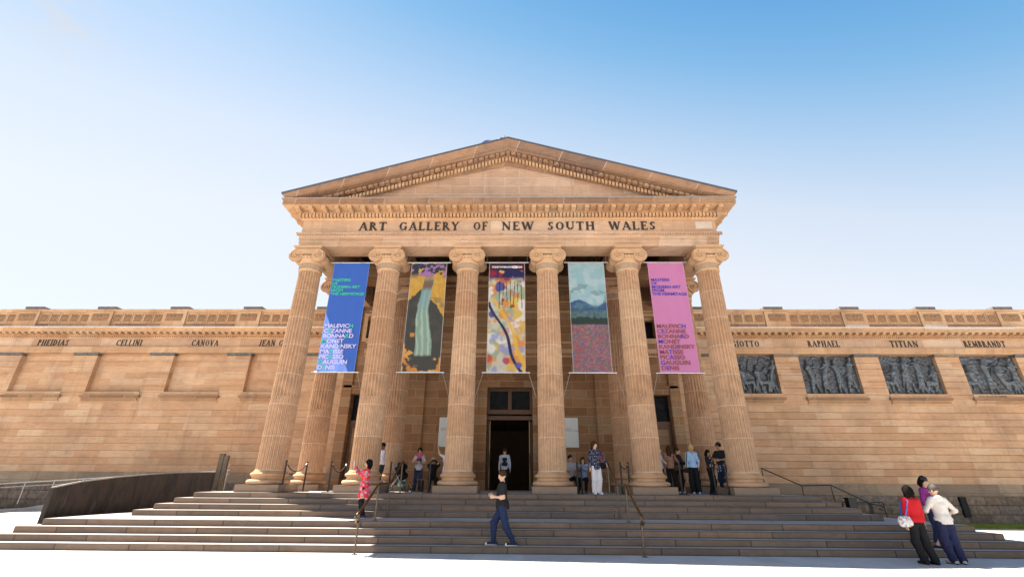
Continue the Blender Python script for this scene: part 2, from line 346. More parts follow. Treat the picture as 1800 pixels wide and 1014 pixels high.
# ---- serif lettering
T, t_ = .195, .085
def gl(ch):
    S_, w = [], .7
    def L(x0, y0, x1, y1, wd): S_.append(('L', x0, y0, x1, y1, wd))
    def ser(x, y, h=.17): S_.append(('L', x-h, y+(.025 if y < .5 else -.025), x+h, y+(.025 if y < .5 else -.025), .05))
    def A(cx, cy, rx, ry, a0, a1): S_.append(('A', cx, cy, rx, ry, a0, a1))
    if ch in 'IHEFLPRBDNMTJ' and ch not in 'NMTJ':
        L(.16, 0, .16, 1, T); ser(.16, 0); ser(.16, 1)
    if ch == 'I': w = .32
    elif ch == 'H': L(.66, 0, .66, 1, T); ser(.66, 0); ser(.66, 1); L(.16, .52, .66, .52, t_); w = .82
    elif ch in 'EF':
        L(.16, .965, .58, .965, t_); L(.57, .8, .57, 1, .05); L(.16, .52, .44, .52, t_); L(.44, .42, .44, .62, .05); w = .66
        if ch == 'E': L(.16, .035, .6, .035, t_); L(.6, 0, .6, .22, .05)
    elif ch == 'L': L(.16, .035, .58, .035, t_); L(.58, 0, .58, .24, .05); w = .64
    elif ch in 'PRB':
        A(.3, .74, .26, .235, -90, 90); L(.16, .965, .32, .965, t_); L(.16, .5, .32, .5, t_); w = .64
        if ch == 'R': L(.34, .5, .66, .03, T*.9); ser(.68, 0, .1); w = .76
        if ch == 'B': A(.32, .26, .29, .245, -90, 90); L(.16, .035, .34, .035, t_); w = .7
    elif ch == 'D': A(.3, .5, .42, .475, -90, 90); L(.16, .965, .32, .965, t_); L(.16, .035, .32, .035, t_); w = .82
    elif ch in 'OCG':
        if ch == 'O': A(.42, .5, .37, .47, 0, 360); w = .84
        else:
            A(.42, .5, .37, .47, 48, 312); L(.68, .72, .68, .98, .05); w = .78
            if ch == 'C': L(.68, .05, .68, .2, .04)
            else: L(.68, .05, .68, .44, T*.8); ser(.66, .44, .12); w = .84
    elif ch == 'S': A(.3, .735, .2, .235, 40, 270); A(.3, .265, .22, .235, -140, 90); L(.5, .76, .5, .97, .05); L(.09, .03, .09, .25, .05); w = .6
    elif ch == 'T': L(.37, 0, .37, .96, T); ser(.37, 0); L(.04, .965, .7, .965, t_); L(.055, .78, .055, 1, .05); L(.685, .78, .685, 1, .05); w = .74
    elif ch == 'A': L(.1, .02, .4, .98, t_); L(.4, .98, .72, .02, T); L(.22, .34, .58, .34, .05); ser(.1, 0, .12); ser(.73, 0, .14); w = .84
    elif ch == 'V': L(.1, .98, .42, .02, T); L(.42, .02, .7, .98, t_); ser(.1, 1, .14); ser(.7, 1, .12); w = .8
    elif ch == 'W': L(.1, .98, .34, .02, T); L(.34, .02, .55, .98, t_); L(.55, .98, .78, .02, T); L(.78, .02, 1.0, .98, t_); ser(.1, 1, .13); ser(.55, 1, .1); ser(1.0, 1, .12); w = 1.1
    elif ch == 'Y': L(.1, .98, .38, .5, T); L(.38, .5, .66, .98, t_); L(.38, 0, .38, .52, T); ser(.1, 1, .14); ser(.66, 1, .12); ser(.38, 0); w = .76
    elif ch == 'N': L(.14, 0, .14, 1, t_); L(.12, .98, .68, .03, T); L(.68, 0, .68, 1, t_); ser(.14, 0, .12); ser(.1, 1, .12); ser(.68, 1, .12); w = .84
    elif ch == 'M': L(.14, 0, .16, 1, t_); L(.16, .98, .48, .1, T); L(.48, .1, .8, .98, t_); L(.84, 0, .8, 1, T); ser(.14, 0, .12); ser(.84, 0); w = 1.0
    elif ch == 'J': L(.34, .2, .34, 1, T); ser(.34, 1); A(.2, .2, .14, .2, 180, 360); w = .52
    elif ch == 'U': L(.14, .3, .14, 1, T); ser(.14, 1); L(.66, .3, .66, 1, t_); ser(.66, 1, .12); A(.4, .3, .26, .27, 180, 360); w = .8
    return S_, w
def word(m, text, x0, x1, zc, h, y, depth=.03):
    adv = []; tot = 0
    for ch in text:
        s_, w_ = gl(ch) if ch != ' ' else ([], .45); adv.append((s_, tot, w_)); tot += w_+.14
    tot -= .14
    sx = (x1-x0)/tot; z0 = zc-h/2
    for s_, ox, w_ in adv:
        for q, st in enumerate(s_):
            dy = depth+q*.0008
            if st[0] == 'L':
                _, a, b, c, d, wd = st; v = Vector((c-a, d-b)); nrm = Vector((-v.y, v.x)).normalized()*wd/2
                P = [(a+nrm.x, b+nrm.y), (a-nrm.x, b-nrm.y), (c-nrm.x, d-nrm.y), (c+nrm.x, d+nrm.y)]
                m.prism([(x0+(ox+px)*sx, y-dy, z0+pz*h) for px, pz in P], (0, dy, 0))
            else:
                _, cx, cy_, rx, ry, a0, a1 = st; N = max(6, int(abs(a1-a0)/18)); pts = []
                for i in range(N+1):
                    an = rad(a0+(a1-a0)*i/N); wd = t_+(T-t_)*abs(math.cos(an))**1.5
                    c_, s2 = math.cos(an), math.sin(an)
                    pts.append(((cx+(rx)*c_, cy_+ry*s2), (cx+(rx-wd)*c_, cy_+(ry-wd*.8)*s2)))
                for i in range(N):
                    a, b = pts[i]; d, c = pts[i+1]
                    m.prism([(x0+(ox+px)*sx, y-dy, z0+pz*h) for px, pz in (a, b, c, d)], (0, dy, 0))

# ---- wings
XW = 46
PC = [19.06+4.25*i for i in range(-1, 6)]       # pilaster strips (centres, |x|)
NC = [12.7+4.25*i for i in range(0, 7)]         # recess centres
NAMES = {-1: ['JEAN GOUJON', 'CANOVA', 'CELLINI', 'PHEIDIAS'], 1: ['GIOTTO', 'RAPHAEL', 'TITIAN', 'REMBRANDT']}
NW = {'JEAN GOUJON': 2.6, 'CANOVA': 1.5, 'CELLINI': 1.44, 'PHEIDIAS': 1.74, 'GIOTTO': 1.5, 'RAPHAEL': 1.7, 'TITIAN': 1.5, 'REMBRANDT': 2.2}
NX = {'CANOVA': -16.92, 'CELLINI': -21.19, 'PHEIDIAS': -25.48, 'GIOTTO': 12.8, 'RAPHAEL': 17.01, 'TITIAN': 21.32, 'REMBRANDT': 25.61, 'JEAN GOUJON': -12.6}
YW = 6.72
def relief(seed, W=2.96, Hh=2.0):
    r = np.random.default_rng(seed); nx, nz = 150, 104
    X, Z = np.meshgrid(np.linspace(-W/2, W/2, nx), np.linspace(0, Hh, nz)); D = np.zeros_like(X)
    def cap(a, b, ra, rb, amp):
        a = np.array(a); b = np.array(b); ab = b-a; t = np.clip(((X-a[0])*ab[0]+(Z-a[1])*ab[1])/(ab@ab+1e-9), 0, 1)
        d = np.hypot(X-a[0]-t*ab[0], Z-a[1]-t*ab[1]); rr = ra+(rb-ra)*t
        np.maximum(D, amp*np.sqrt(np.clip(1-(d/rr)**2, 0, 1)), out=D)
    def fig(x, z, s, sit=False, lean=0, amp=.13):
        hip = (x, z+(.45 if sit else .82)*s); sh = (x+lean*.5*s, hip[1]+.5*s); hd = (sh[0]+lean*.12*s+r.uniform(-.04, .04), sh[1]+.24*s)
        d = r.choice([-1, 1])
        cap(hip, sh, .13*s, .17*s, amp); cap(hd, (hd[0], hd[1]+.05*s), .10*s, .09*s, amp*1.2)
        for q in (-1, 1):
            if sit: kn = (hip[0]+d*.42*s, hip[1]+.02+q*.05); ft = (kn[0]+q*.08*s, z)
            else: kn = (hip[0]+q*.09*s+d*.08*s*(q > 0), hip[1]-.42*s); ft = (kn[0]+q*.07*s-lean*.1, z)
            cap(hip, kn, .12*s, .08*s, amp*.9); cap(kn, ft, .075*s, .045*s, amp*.8)
            el = (sh[0]+q*.2*s+d*.1*s*r.random(), sh[1]-.22*s+r.uniform(0, .3)*s); hn = (el[0]+d*.24*s, el[1]+r.uniform(-.1, .3)*s)
            cap((sh[0]+q*.12*s, sh[1]-.04*s), el, .065*s, .05*s, amp*.9); cap(el, hn, .045*s, .035*s, amp*.85)
        for i in range(5): # drapery folds
            xx = hip[0]+r.uniform(-.16, .16)*s; cap((xx, hip[1]+.1*s), (xx+r.uniform(-.15, .15)*s, z+r.uniform(0, .3)*s), .035*s, .05*s, amp*.75)
    xs = np.array([-.7, .75])
    for x in xs: fig(x+r.uniform(-.12, .12), r.uniform(.45, .7), .8, False, r.uniform(-.2, .2), .045)
    for x in (-1.0, -.28, .42, 1.08):
        sit_ = r.random() < .45; fig(x+r.uniform(-.1, .1), .05, r.uniform(1.0, 1.16) if not sit_ else 1.1, sit_, r.uniform(-.4, .4), .17)
    for i in range(5): a = (r.uniform(-1.2, 1.2), r.uniform(.3, 1.5)); cap(a, (a[0]+r.uniform(-.5, .5), a[1]+r.uniform(-.2, .6)), .022, .018, .13)
    nse = sum(np.sin(X*a+Z*b+c)*.004 for a, b, c in r.uniform(-40, 40, (8, 3)))
    D += nse; D[:, [0, -1]] = 0; D[[0, -1], :] = 0
    D[1:-1, 1:-1] = (D[1:-1, 1:-1]*2+D[2:, 1:-1]+D[:-2, 1:-1]+D[1:-1, 2:]+D[1:-1, :-2])/6
    V = np.stack([X, -D, Z], -1).reshape(-1, 3); idx = np.arange(nx*nz).reshape(nz, nx)
    F = np.stack([idx[:-1, :-1], idx[:-1, 1:], idx[1:, 1:], idx[1:, :-1]], -1).reshape(-1, 4)
    return V, F
def carve(seed, W, Hh):
    r = np.random.default_rng(seed); nx, nz = int(W*34)+6, int(Hh*34)+4
    X, Z = np.meshgrid(np.linspace(-W/2, W/2, nx), np.linspace(0, Hh, nz)); zc = Hh*.5
    D = np.zeros_like(X)
    for sgn in (-1, 1):
        for i in range(4 if W > .8 else 2):
            cx = sgn*(W*.1+W*.36*(i+.5)/(4 if W > .8 else 2)); rr = Hh*.2; d = np.hypot(X-cx, Z-zc-(.1*Hh if i % 2 else -.1*Hh))
            D = np.maximum(D, .05*(np.abs(np.sin(d/rr*2.6)) > .45)*(d < rr*1.35))
    D = np.maximum(D, .055*(np.hypot(X, Z-zc) < Hh*.17)); D = np.maximum(D, .04*((np.abs(X) < .025)))
    D[:, [0, -1]] = 0; D[[0, -1], :] = 0
    V = np.stack([X, -D, Z], -1).reshape(-1, 3); idx = np.arange(nx*nz).reshape(nz, nx)
    return V, np.stack([idx[:-1, :-1], idx[:-1, 1:], idx[1:, 1:], idx[1:, :-1]], -1).reshape(-1, 4)
def ftext(txt, size, mat, parent=None, name='lettering', loc=(0, 0, 0), ext=.002, align='LEFT', bold=0, space=1, cols=None, sx=1):
    cu = bpy.data.curves.new(name, 'FONT'); cu.body = txt; cu.size = size; cu.extrude = ext; cu.offset = bold; cu.align_x = align; cu.space_character = space
    mats = mat if isinstance(mat, list) else [mat]
    for m in mats: cu.materials.append(MATS[m])
    if cols:
        for i in cols: cu.body_format[i].material_index = 1
    o = bpy.data.objects.new(name, cu); COL.objects.link(o); dg = bpy.context.evaluated_depsgraph_get(); dg.update()
    me = bpy.data.meshes.new_from_object(o.evaluated_get(dg)); bpy.data.objects.remove(o)
    V = np.empty(len(me.vertices)*3, np.float32); me.vertices.foreach_get('co', V); V = V.reshape(-1, 3)
    V = np.stack([V[:, 0]*sx, -V[:, 2], V[:, 1]], -1); me.vertices.foreach_set('co', V.ravel()); me.update()
    n = bpy.data.objects.new(name, me); COL.objects.link(n); n.parent = parent; n.location = loc
    n['w_'] = float(V[:, 0].max()-V[:, 0].min()) if len(V) else 0
    return n
for sg in (-1, 1):
    def xr(a, b): return (min(sg*a, sg*b), max(sg*a, sg*b))
    # lower wall with horizontal V joints
    zb = 2.02 if sg < 0 else 1.685; prof = []; z = 5.37; prof.append((YW, 5.72))
    prof.append((YW, 5.37))
    while z > zb+.01:
        gv, gw = (.022, .008) if sg < 0 else (.04, .012); prof += [(YW, z+gw), (YW+gv, z+gw*.3), (YW+gv, z-gw*.3), (YW, z-gw)] if z < 5.3 else []
        z -= .335
    prof.append((YW, zb)); x0, x1 = xr(8.75, XW)
    MB().strip(prof, x0, x1).build('wing_wall', 'wall_stone', G)
    # band and rock base
    d = zb-.49; MB().strip([(YW+.02, zb), (YW-.05, zb), (YW-.05, zb-.36), (YW-.10, zb-.40), (YW-.13, zb-.46), (YW-.10, zb-.52)], x0, x1).build('base_moulding', 'base_stone', G)
    m = MB(); nxr = 620; zs = np.linspace(-.02, zb-.52, 16); X, Z = np.meshgrid(np.linspace(x0, x1, nxr), zs)
    row = np.floor(Z/.39); bx = (X+row*.37) % 1.0; bz = (Z/.39) % 1
    edge = np.minimum(np.minimum(bx, 1-bx)*1.0, np.minimum(bz, 1-bz)*.39); hh = np.clip(edge/.06, 0, 1)**.5*.05
    hh += .03*np.sin(X*7.1+Z*9)*np.sin(X*3.3-Z*13)*np.clip(edge/.06, 0, 1)+.015*rng.random(X.shape)
    idx = np.arange(X.size).reshape(X.shape)
    npmesh('rock_faced_base', np.stack([X, YW-.06-hh, Z], -1).reshape(-1, 3), np.stack([idx[:-1, :-1], idx[:-1, 1:], idx[1:, 1:], idx[1:, :-1]], -1).reshape(-1, 4), 'rock_stone', G, smooth=False)
    # pilaster strips between recesses
    edges = [8.75]
    for c in NC: edges += [c-1.49, c+1.49]
    edges.append(XW)
    for i in range(0, len(edges), 2):
        a, b = edges[i], edges[i+1]; m = MB(); xa, xb = xr(a, b); prof = [(YW, 7.93)]; z = 7.61
        gv, gw = (.022, .008) if sg < 0 else (.04, .012)
        while z > 5.8: prof += [(YW, z+gw), (YW+gv, z), (YW, z-gw)]; z -= .335
        prof.append((YW, 5.72)); m.strip(prof, xa, xb)
        m.quad((xa, YW, 5.72), (xa, YW+.26, 5.72), (xa, YW+.26, 7.93), (xa, YW, 7.93)); m.quad((xb, YW, 5.72), (xb, YW+.26, 5.72), (xb, YW+.26, 7.93), (xb, YW, 7.93))
        p = m.build('pilaster', 'wall_stone', G)
        MB().box(xa-.05, xb+.05, YW-.09, YW+.2, 7.98, 8.079).box(xa-.02, xb+.02, YW-.04, YW+.2, 7.932, 7.978).build('pilaster_capital', 'dark_cap' if sg < 0 or i % 4 == 0 else 'base_stone', p)
    for i, c in enumerate(NC):
        xa, xb = xr(c-1.52, c+1.52)
        rc = MB().quad((xa, YW+.25, 5.9), (xb, YW+.25, 5.9), (xb, YW+.25, 8.09), (xa, YW+.25, 8.09))
        if sg < 0:
            rc.box(xa+.12, xb-.12, YW+.21, YW+.248, 7.62, 7.65).box(xa+.12, xb-.12, YW+.21, YW+.248, 7.95, 7.98)
        rc.build('wall_recess', 'wall_stone', G)
        s_ = MB().box(xa-.08, xb+.08, YW-.14, YW+.24, 5.70, 5.77).box(xa+.02, xb-.02, YW-.03, YW+.24, 5.77, 5.97).box(xa-.06, xb+.06, YW-.1, YW+.1, 5.65, 5.698).box(xa-.02, xb+.02, YW-.035, YW+.1, 5.42, 5.5)
        for j in range(46): x = xa+.02+(xb-xa-.04)*j/46; s_.box(x, x+.042, YW-.075, YW+.02, 5.51, 5.648)
        sl = s_.build('sill', 'cornice_stone', G); sl.data.materials.append(MATS['trim_stone'])
        for p_ in sl.data.polygons:
            if p_.center.z < 5.649 or 5.78 < p_.center.z < 5.96: p_.material_index = 1
        if sg > 0 and i < 6:
            V, F = relief(40+i); tag(npmesh('relief_panel', V, F, 'bronze', G, True, (c, YW+.17, 6.02)))
            if NAMES[1][min(i, 3)] == 'REMBRANDT' and i == 3:
                ftext('AUGUSTUS AT NIMES', .13, 'letter', sl, 'caption', (xa+.25, YW-.033, 5.82), .002, sx=1.15)
    # entablature of the wing
    ent = [(YW+.3, 8.08), (YW-.06, 8.08), (YW-.06, 8.22), (YW-.075, 8.22), (YW-.075, 8.36), (YW-.11, 8.38), (YW-.11, 8.41), (YW, 8.42)]
    MB().strip(ent, x0, x1).build('architrave', 'trim_stone', G)
    MB().strip([(YW, 8.42), (YW, 8.90)], x0, x1).build('frieze', 'frieze_stone', G)
    cor = [(YW, 8.90), (YW-.05, 8.90), (YW-.07, 8.93), (YW-.07, 9.05), (YW-.12, 9.06), (YW-.12, 9.20), (YW-.46, 9.20), (YW-.46, 9.27), (YW-.52, 9.29), (YW-.57, 9.37), (YW-.57, 9.39), (YW+.1, 9.41)]
    cm = MB().strip(cor, x0, x1)
    nd = int((XW-8.75)/.105)
    for j in range(nd): x = x0+(x1-x0)*j/nd; cm.box(x, x+.06, YW-.13, YW-.06, 8.95, 9.045)
    nd = int((XW-8.75)/.36)
    for j in range(nd): x = x0+(x1-x0)*(j+.3)/nd; cm.box(x, x+.15, YW-.40, YW-.11, 9.085, 9.197)
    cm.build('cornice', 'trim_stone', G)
    MB().box(x0, x1, YW-.585, YW-.5, 9.393, 9.425).build('sunlit_ledge_strip', 'white_paint', G)  # white strip added for the sunlit ledge top, its brightness put into the colour
    # parapet
    pz = MB().strip([(YW+.1, 9.41), (YW-.05, 9.42), (YW-.05, 9.58), (YW-.02, 9.62), (YW-.02, 9.76), (YW+.02, 9.78), (YW+.02, 10.5), (YW-.02, 10.52), (YW-.06, 10.57), (YW-.06, 10.63), (YW+.6, 10.66), (YW+.6, 10.0)], x0, x1)
    pm = pz
    for i, c in enumerate([14.81-4.25]+PC):
        xa, xb = xr(c-.66, c+.66); MB().box(xa, xb, YW-.08, YW+.05, 9.43, 10.51).build('parapet_pier', 'trim_stone', G); xm = (xa+xb)/2
        V, F = carve(i+60, .95, .44); npmesh('carved_panel', V, F, 'carved_stone', G, False, (xm, YW-.083, 9.92))
        MB().box(xm-.52, xm+.52, YW+.15, YW+.6, 10.64, 10.70).build('parapet_cap', 'pale_stone', G)
        MB().box(xm-.54, xm+.54, YW+.12, YW+.64, 10.702, 10.86).build('cap_slab', 'dark_cap', G)
        for j in range(5):
            cx = c+.66+(4.25-1.32)*(j+.5)/5; xa, xb = sg*cx-.2, sg*cx+.2
            if cx > XW-1: continue
            for q in (-.245, .215): pm.box(sg*cx+q, sg*cx+q+.03, YW-.012, YW+.03, 9.83, 10.42)
            for q in (9.80, 10.42): pm.box(sg*cx-.245, sg*cx+.245, YW-.012, YW+.03, q, q+.03)
            V, F = carve(i*5+j, .40, .44); npmesh('carved_panel', V, F, 'carved_stone', G, False, (sg*cx, YW+.018, 9.90))
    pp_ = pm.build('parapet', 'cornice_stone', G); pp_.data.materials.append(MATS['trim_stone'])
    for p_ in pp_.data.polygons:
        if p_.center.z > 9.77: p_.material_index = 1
    # mass behind
    MB().box(x0, x1, YW+.3, 22, -.1, 10.4).build('wing_body', 'base_stone', G)
    for nm in NAMES[sg]:
        m = MB(); cx = NX[nm]; word(m, nm, cx-NW[nm]/2, cx+NW[nm]/2, 8.655, .345, YW, .02); m.build('inscription', 'letter', G)
# stepped patches of paler replacement stone
for (xa, xb, z0, z1) in ((18.42, 19.70, 9.44, 9.72), (22.67, 23.95, 9.44, 9.72)):
    MB().box(xa, xb, YW-.105, YW-.07, z0, z1).build('replaced_stone', 'pale_stone', G)
MB().box(22.35, 24.4, YW-.004, YW+.05, 8.422, 8.899).build('replaced_stone', 'pale_frieze', G)
MB().box(22.2, 27.0, YW-.575, YW-.4, 9.275, 9.392).build('replaced_stone', 'pale_frieze', G)

# ---- portico: columns
def fluted(name):
    zs = [1.98, 2.0, 2.03]+list(np.linspace(2.06, 4.5, 8))+[4.53, 4.56, 4.59, 4.62]+list(np.linspace(4.7, 9.62, 16))+[9.66, 9.69, 9.72]
    seg = 24; per = 12; n = seg*per; V = []
    for z in zs:
        t = (z-1.98)/(9.75-1.98); R = .505-.075*t**1.6
        if z < 2.02 or z > 9.70: mode = 0
        elif z < 4.57: mode = 1
        else: mode = 2
        for i in range(n):
            q = (i % per)/per; a = 2*PI*(i+.5)/n
            if mode == 0: d = 0
            else:
                fl = 0 if q < .25 else math.sin((q-.25)/.75*PI)
                if mode == 2: d = .07*fl**.6
                else:
                    d = 0 if q < .17 else (.036 if (q < .28 or q > .89) else .036-.030*math.sin((q-.28)/.61*PI))
            V.append(((R-d)*math.cos(a), (R-d)*math.sin(a), z))
    idx = np.arange(len(V)).reshape(len(zs), n); nx_ = np.roll(idx, -1, 1)
    F = np.stack([idx[:-1], nx_[:-1], nx_[1:], idx[1:]], -1).reshape(-1, 4)
    o = npmesh(name, V, F, 'shaft_stone', None, True); o.data.set_sharp_from_angle(angle=rad(32)); return o
col0 = fluted('column'); col0.parent = G
def cap_mesh():
    m = MB()
    # fillet, necking band, echinus
    m.lathe([(.43, 9.72), (.465, 9.74), (.475, 9.77), (.46, 9.80), (.435, 9.82), (.445, 9.9), (.452, 10.05), (.48, 10.08), (.49, 10.11), (.47, 10.13)], 48)
    m.lathe([(.47, 10.13), (.55, 10.20), (.60, 10.30), (.55, 10.36), (.45, 10.37)], 48)
    for i in range(28):
        a = 2*PI*i/28; M = Matrix.Translation((.575*math.cos(a), .575*math.sin(a), 10.26)) @ Matrix.Rotation(a, 4, 'Z'); m.box(-.04, .035, -.035, .035, -.07, .06, M)
    for i in range(40):
        a = 2*PI*i/40; M = Matrix.Translation((.45*math.cos(a), .45*math.sin(a), 9.94)) @ Matrix.Rotation(a, 4, 'Z'); m.box(-.01, .018, -.018, .018, -.09, .10, M)
    # abacus
    m.box(-.56, .56, -.60, .60, 10.66, 10.71); m.box(-.6, .6, -.64, .64, 10.712, 10.765)
    # volutes and bolsters
    for s in (-1, 1):
        cx, cz = s*.475, 10.335
        prof = [(.245, -.55), (.265, -.56), (.285, -.57), (.285, -.50), (.235, -.40), (.20, -.2), (.225, -.06), (.225, .06), (.20, .2), (.235, .40), (.285, .50), (.285, .57), (.265, .56), (.245, .55)]
        n = len(m.v); seg = 36
        for r_, y_ in prof:
            for i in range(seg): a = 2*PI*i/seg; m.v.append((cx+r_*math.cos(a), y_, cz+r_*math.sin(a)))
        for j in range(len(prof)-1):
            for i in range(seg): i2 = (i+1) % seg; m.f.append((n+j*seg+i, n+(j+1)*seg+i, n+(j+1)*seg+i2, n+j*seg+i2))
        m.f.append(tuple(n+i for i in range(seg))); m.f.append(tuple(n+(len(prof)-1)*seg+i for i in range(seg))[::-1])
        for fy in (-1, 1):
            pts = []; rr = []
            for i in range(64):
                th = i/63*2.35*2*PI; R = .268*math.exp(-.145*th); a = PI/2+s*-1*(-th)*1
                a = PI/2+(th if s < 0 else -th); pts.append((cx+R*math.cos(a), fy*.585, cz+R*math.sin(a))); rr.append(.027*math.exp(-.085*th)+.005)
            m.tube(pts, rr, 6)
            m.tube([(cx, fy*.54, cz), (cx, fy*.635, cz)], [.05, .032], 10)
    for fy in (-1, 1):
        # canalis between volutes with sagging lower rim
        n = len(m.v); pts = []
        for i in range(13):
            x = -.46+.92*i/12; sag = .035*(1-(x/.46)**2); pts.append((x, 10.44-sag))
        y0, y1 = fy*.52, fy*.585
        P = [(x, y1, z) for x, z in pts]+[(.46, y1, 10.612), (-.46, y1, 10.612)]
        m.prism(P, (0, y0-y1, 0))
        m.tube([(x, fy*.595, z) for x, z in pts], .022, 6); m.tube([(-.475, fy*.595, 10.60), (.475, fy*.595, 10.60)], .024, 6)
    m.box(-.5, .5, -.52, .52, 10.40, 10.655)
    return m
cap0 = cap_mesh().build('capital', 'trim_stone', col0, smooth=35); cap0.data.materials.append(MATS['grey_carved'])
for p_ in cap0.data.polygons:
    c_ = p_.center
    if 9.83 < c_.z < 10.06 and math.hypot(c_.x, c_.y) < .5: p_.material_index = 1
base0 = MB().lathe([(.60, 1.52), (.68, 1.53), (.715, 1.57), (.72, 1.60), (.715, 1.63), (.68, 1.67), (.63, 1.68), (.60, 1.685), (.575, 1.70), (.56, 1.74), (.57, 1.775), (.59, 1.79), (.615, 1.80), (.635, 1.83), (.635, 1.86), (.61, 1.89), (.58, 1.90), (.56, 1.905), (.555, 1.94), (.53, 1.95), (.515, 1.985)], 64).build('column_base', 'trim_stone', col0, smooth=45)
pl0 = MB().box(-.75, .75, -.75, .75, 1.284, 1.52).build('plinth', 'plinth_stone', col0)
def place_col(x, y):
    c = col0.copy(); COL.objects.link(c); c.location = (x, y, 0); c.parent = G
    for ch in (cap0, base0, pl0):
        d = ch.copy(); COL.objects.link(d); d.parent = c
CX = [(i-2.5)*3.36 for i in range(6)]
col0.location = (CX[0], 0, 0)
for x in CX[1:]: place_col(x, 0)
for x in (CX[0], CX[1], CX[4], CX[5]): place_col(x, 3.3)

# ---- portico: entablature
m = MB().ucorn([(-.93, 10.77), (0, 10.77), (0, 10.93), (.02, 10.935), (.02, 11.085), (.04, 11.09), (.04, 11.22), (.06, 11.24), (.12, 11.31), (.15, 11.33), (.15, 11.385), (.02, 11.40), (0, 11.41)])
m.quad((-7.94, .43, 10.77), (7.94, .43, 10.77), (7.94, .43, 12.95), (-7.94, .43, 12.95))
for s in (-1, 1): m.quad((s*7.94, .43, 10.77), (s*7.94, 6.72, 10.77), (s*7.94, 6.72, 12.95), (s*7.94, .43, 12.95))
x = -8.9
while x < 8.9: m.box(x, x+.075, -.565, -.54, 11.07, 11.10); x += .135
x = -8.98
while x < 8.98: m.box(x, x+.05, -.655, -.60, 11.245, 11.315); x += .105
m.build('architrave', 'frieze_stone', G)
MB().ucorn([(0, 11.41), (0, 12.02)]).build('frieze', 'frieze_stone', G)
m = MB(); word(m, 'ART', -6.41, -5.22, 11.75, .40, -.5); word(m, 'GALLERY', -4.68, -2.09, 11.75, .40, -.5); word(m, 'OF', -1.48, -.84, 11.75, .40, -.5)
word(m, 'NEW', -.25, 1.12, 11.75, .40, -.5); word(m, 'SOUTH', 1.70, 3.72, 11.75, .40, -.5); word(m, 'WALES', 4.33, 6.32, 11.75, .40, -.5)
m.build('inscription', 'letter', G)
MB().box(8.02, 8.72, -.508, -.4, 11.60, 11.95).build('replaced_stone', 'pale_stone', G)
MB().box(-.72, .35, -.503, -.4, 11.412, 12.018).build('replaced_stone', 'frieze_stone' if False else 'pale_frieze', G)
m = MB().ucorn([(0, 12.02), (.05, 12.03), (.10, 12.09), (.10, 12.26), (.15, 12.265), (.20, 12.28), (.20, 12.43), (.70, 12.43), (.70, 12.64), (.74, 12.66), (.74, 12.70)])
m.quad((-9.6, -1.24, 12.70), (9.6, -1.24, 12.70), (9.6, -.55, 12.72), (-9.6, -.55, 12.72))
for s in (-1, 1): m.quad((s*9.6, -1.24, 12.70), (s*9.6, 6.72, 12.70), (s*8.9, 6.72, 12.95), (s*8.9, -.55, 12.95))
cor_m = m
m = MB(); x = -9.02
while x < 9.0: m.box(x, x+.10, -.76, -.59, 12.09, 12.258); x += .152
for s in (-1, 1):
    y = -.66
    while y < 6.5: m.box(min(s*8.95, s*9.085), max(s*8.95, s*9.085), y, y+.085, 12.105, 12.25); y += .148
m.build('dentil_band', 'trim_stone', G)
m = cor_m; nmod = 33
for i in range(nmod):
    x = -8.96+17.92*i/(nmod-1); m.box(x-.09, x+.09, -1.13, -.69, 12.30, 12.425); m.box(x-.08, x+.08, -.95, -.69, 12.27, 12.298)
for s in (-1, 1):
    for i in range(12):
        y = -.4+i*.58; a, b = sorted((s*9.06, s*9.5)); m.box(a, b, y-.09, y+.09, 12.30, 12.425)
for i in range(nmod-1):
    x = -8.96+17.92*(i+.5)/(nmod-1); m.box(x-.12, x+.12, -1.08, -.74, 12.405, 12.428)
x = -9.5
while x < 9.5: m.box(x, x+.04, -1.215, -1.19, 12.43, 12.47); x += .11
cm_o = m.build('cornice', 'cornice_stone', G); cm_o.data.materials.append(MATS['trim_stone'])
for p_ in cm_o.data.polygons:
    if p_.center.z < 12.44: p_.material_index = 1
# lead flashing along the horizontal cornice, its lit white edge put into the colour
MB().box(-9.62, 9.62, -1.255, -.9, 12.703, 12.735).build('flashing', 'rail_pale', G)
# ---- pediment
SL = (15.86-12.93)/9.62
MB().prism([(-8.7, -.47, 12.72), (8.7, -.47, 12.72), (0, -.47, 15.36)], (0, .4, 0)).build('tympanum', 'tymp_stone', G)
rk = [(.0, -.93), (.03, -.86), (.10, -.80), (.20, -.80), (.20, -.63), (.26, -.62), (.30, -.59), (.30, -.50), (.60, -.50), (.60, -.34), (.64, -.31), (.66, -.22), (.74, -.05), (.76, 0)]
def rake(m, rk):
    for s in (-1, 1):
        n = len(m.v)
        for p, h in rk:
            xe = 8.87+p
            for t in (0, 1):
                x = xe*t; z = 15.86-SL*x+h
                m.v.append((s*x, -.5-p, max(z, 12.737) if t else z))
        for i in range(len(rk)-1): a = n+2*i; m.f.append((a, a+1, a+3, a+2) if s > 0 else (a, a+2, a+3, a+1))
m = MB(); d = MB(); rake(m, rk[:10])
cy_m = MB(); rake(cy_m, rk[9:])
def shear(mb, x, w_, y0, y1, h0, h1):
    for s in (-1, 1):
        P = []
        for z_ in (h0, h1):
            for y in (y0, y1):
                for xx in (x-w_/2, x+w_/2): P.append((s*xx, y, 15.86-SL*abs(xx)+z_))
        n = len(mb.v); mb.v += P; mb.f += [tuple(n+i for i in q) for q in ((0, 2, 3, 1), (4, 5, 7, 6), (0, 1, 5, 4), (2, 6, 7, 3), (0, 4, 6, 2), (1, 3, 7, 5))]
x = .076
while x < 7.4: shear(d, x, .10, -.80, -.69, -.80, -.625); x += .152
d.build('dentil_band', 'trim_stone', G)
x = .1
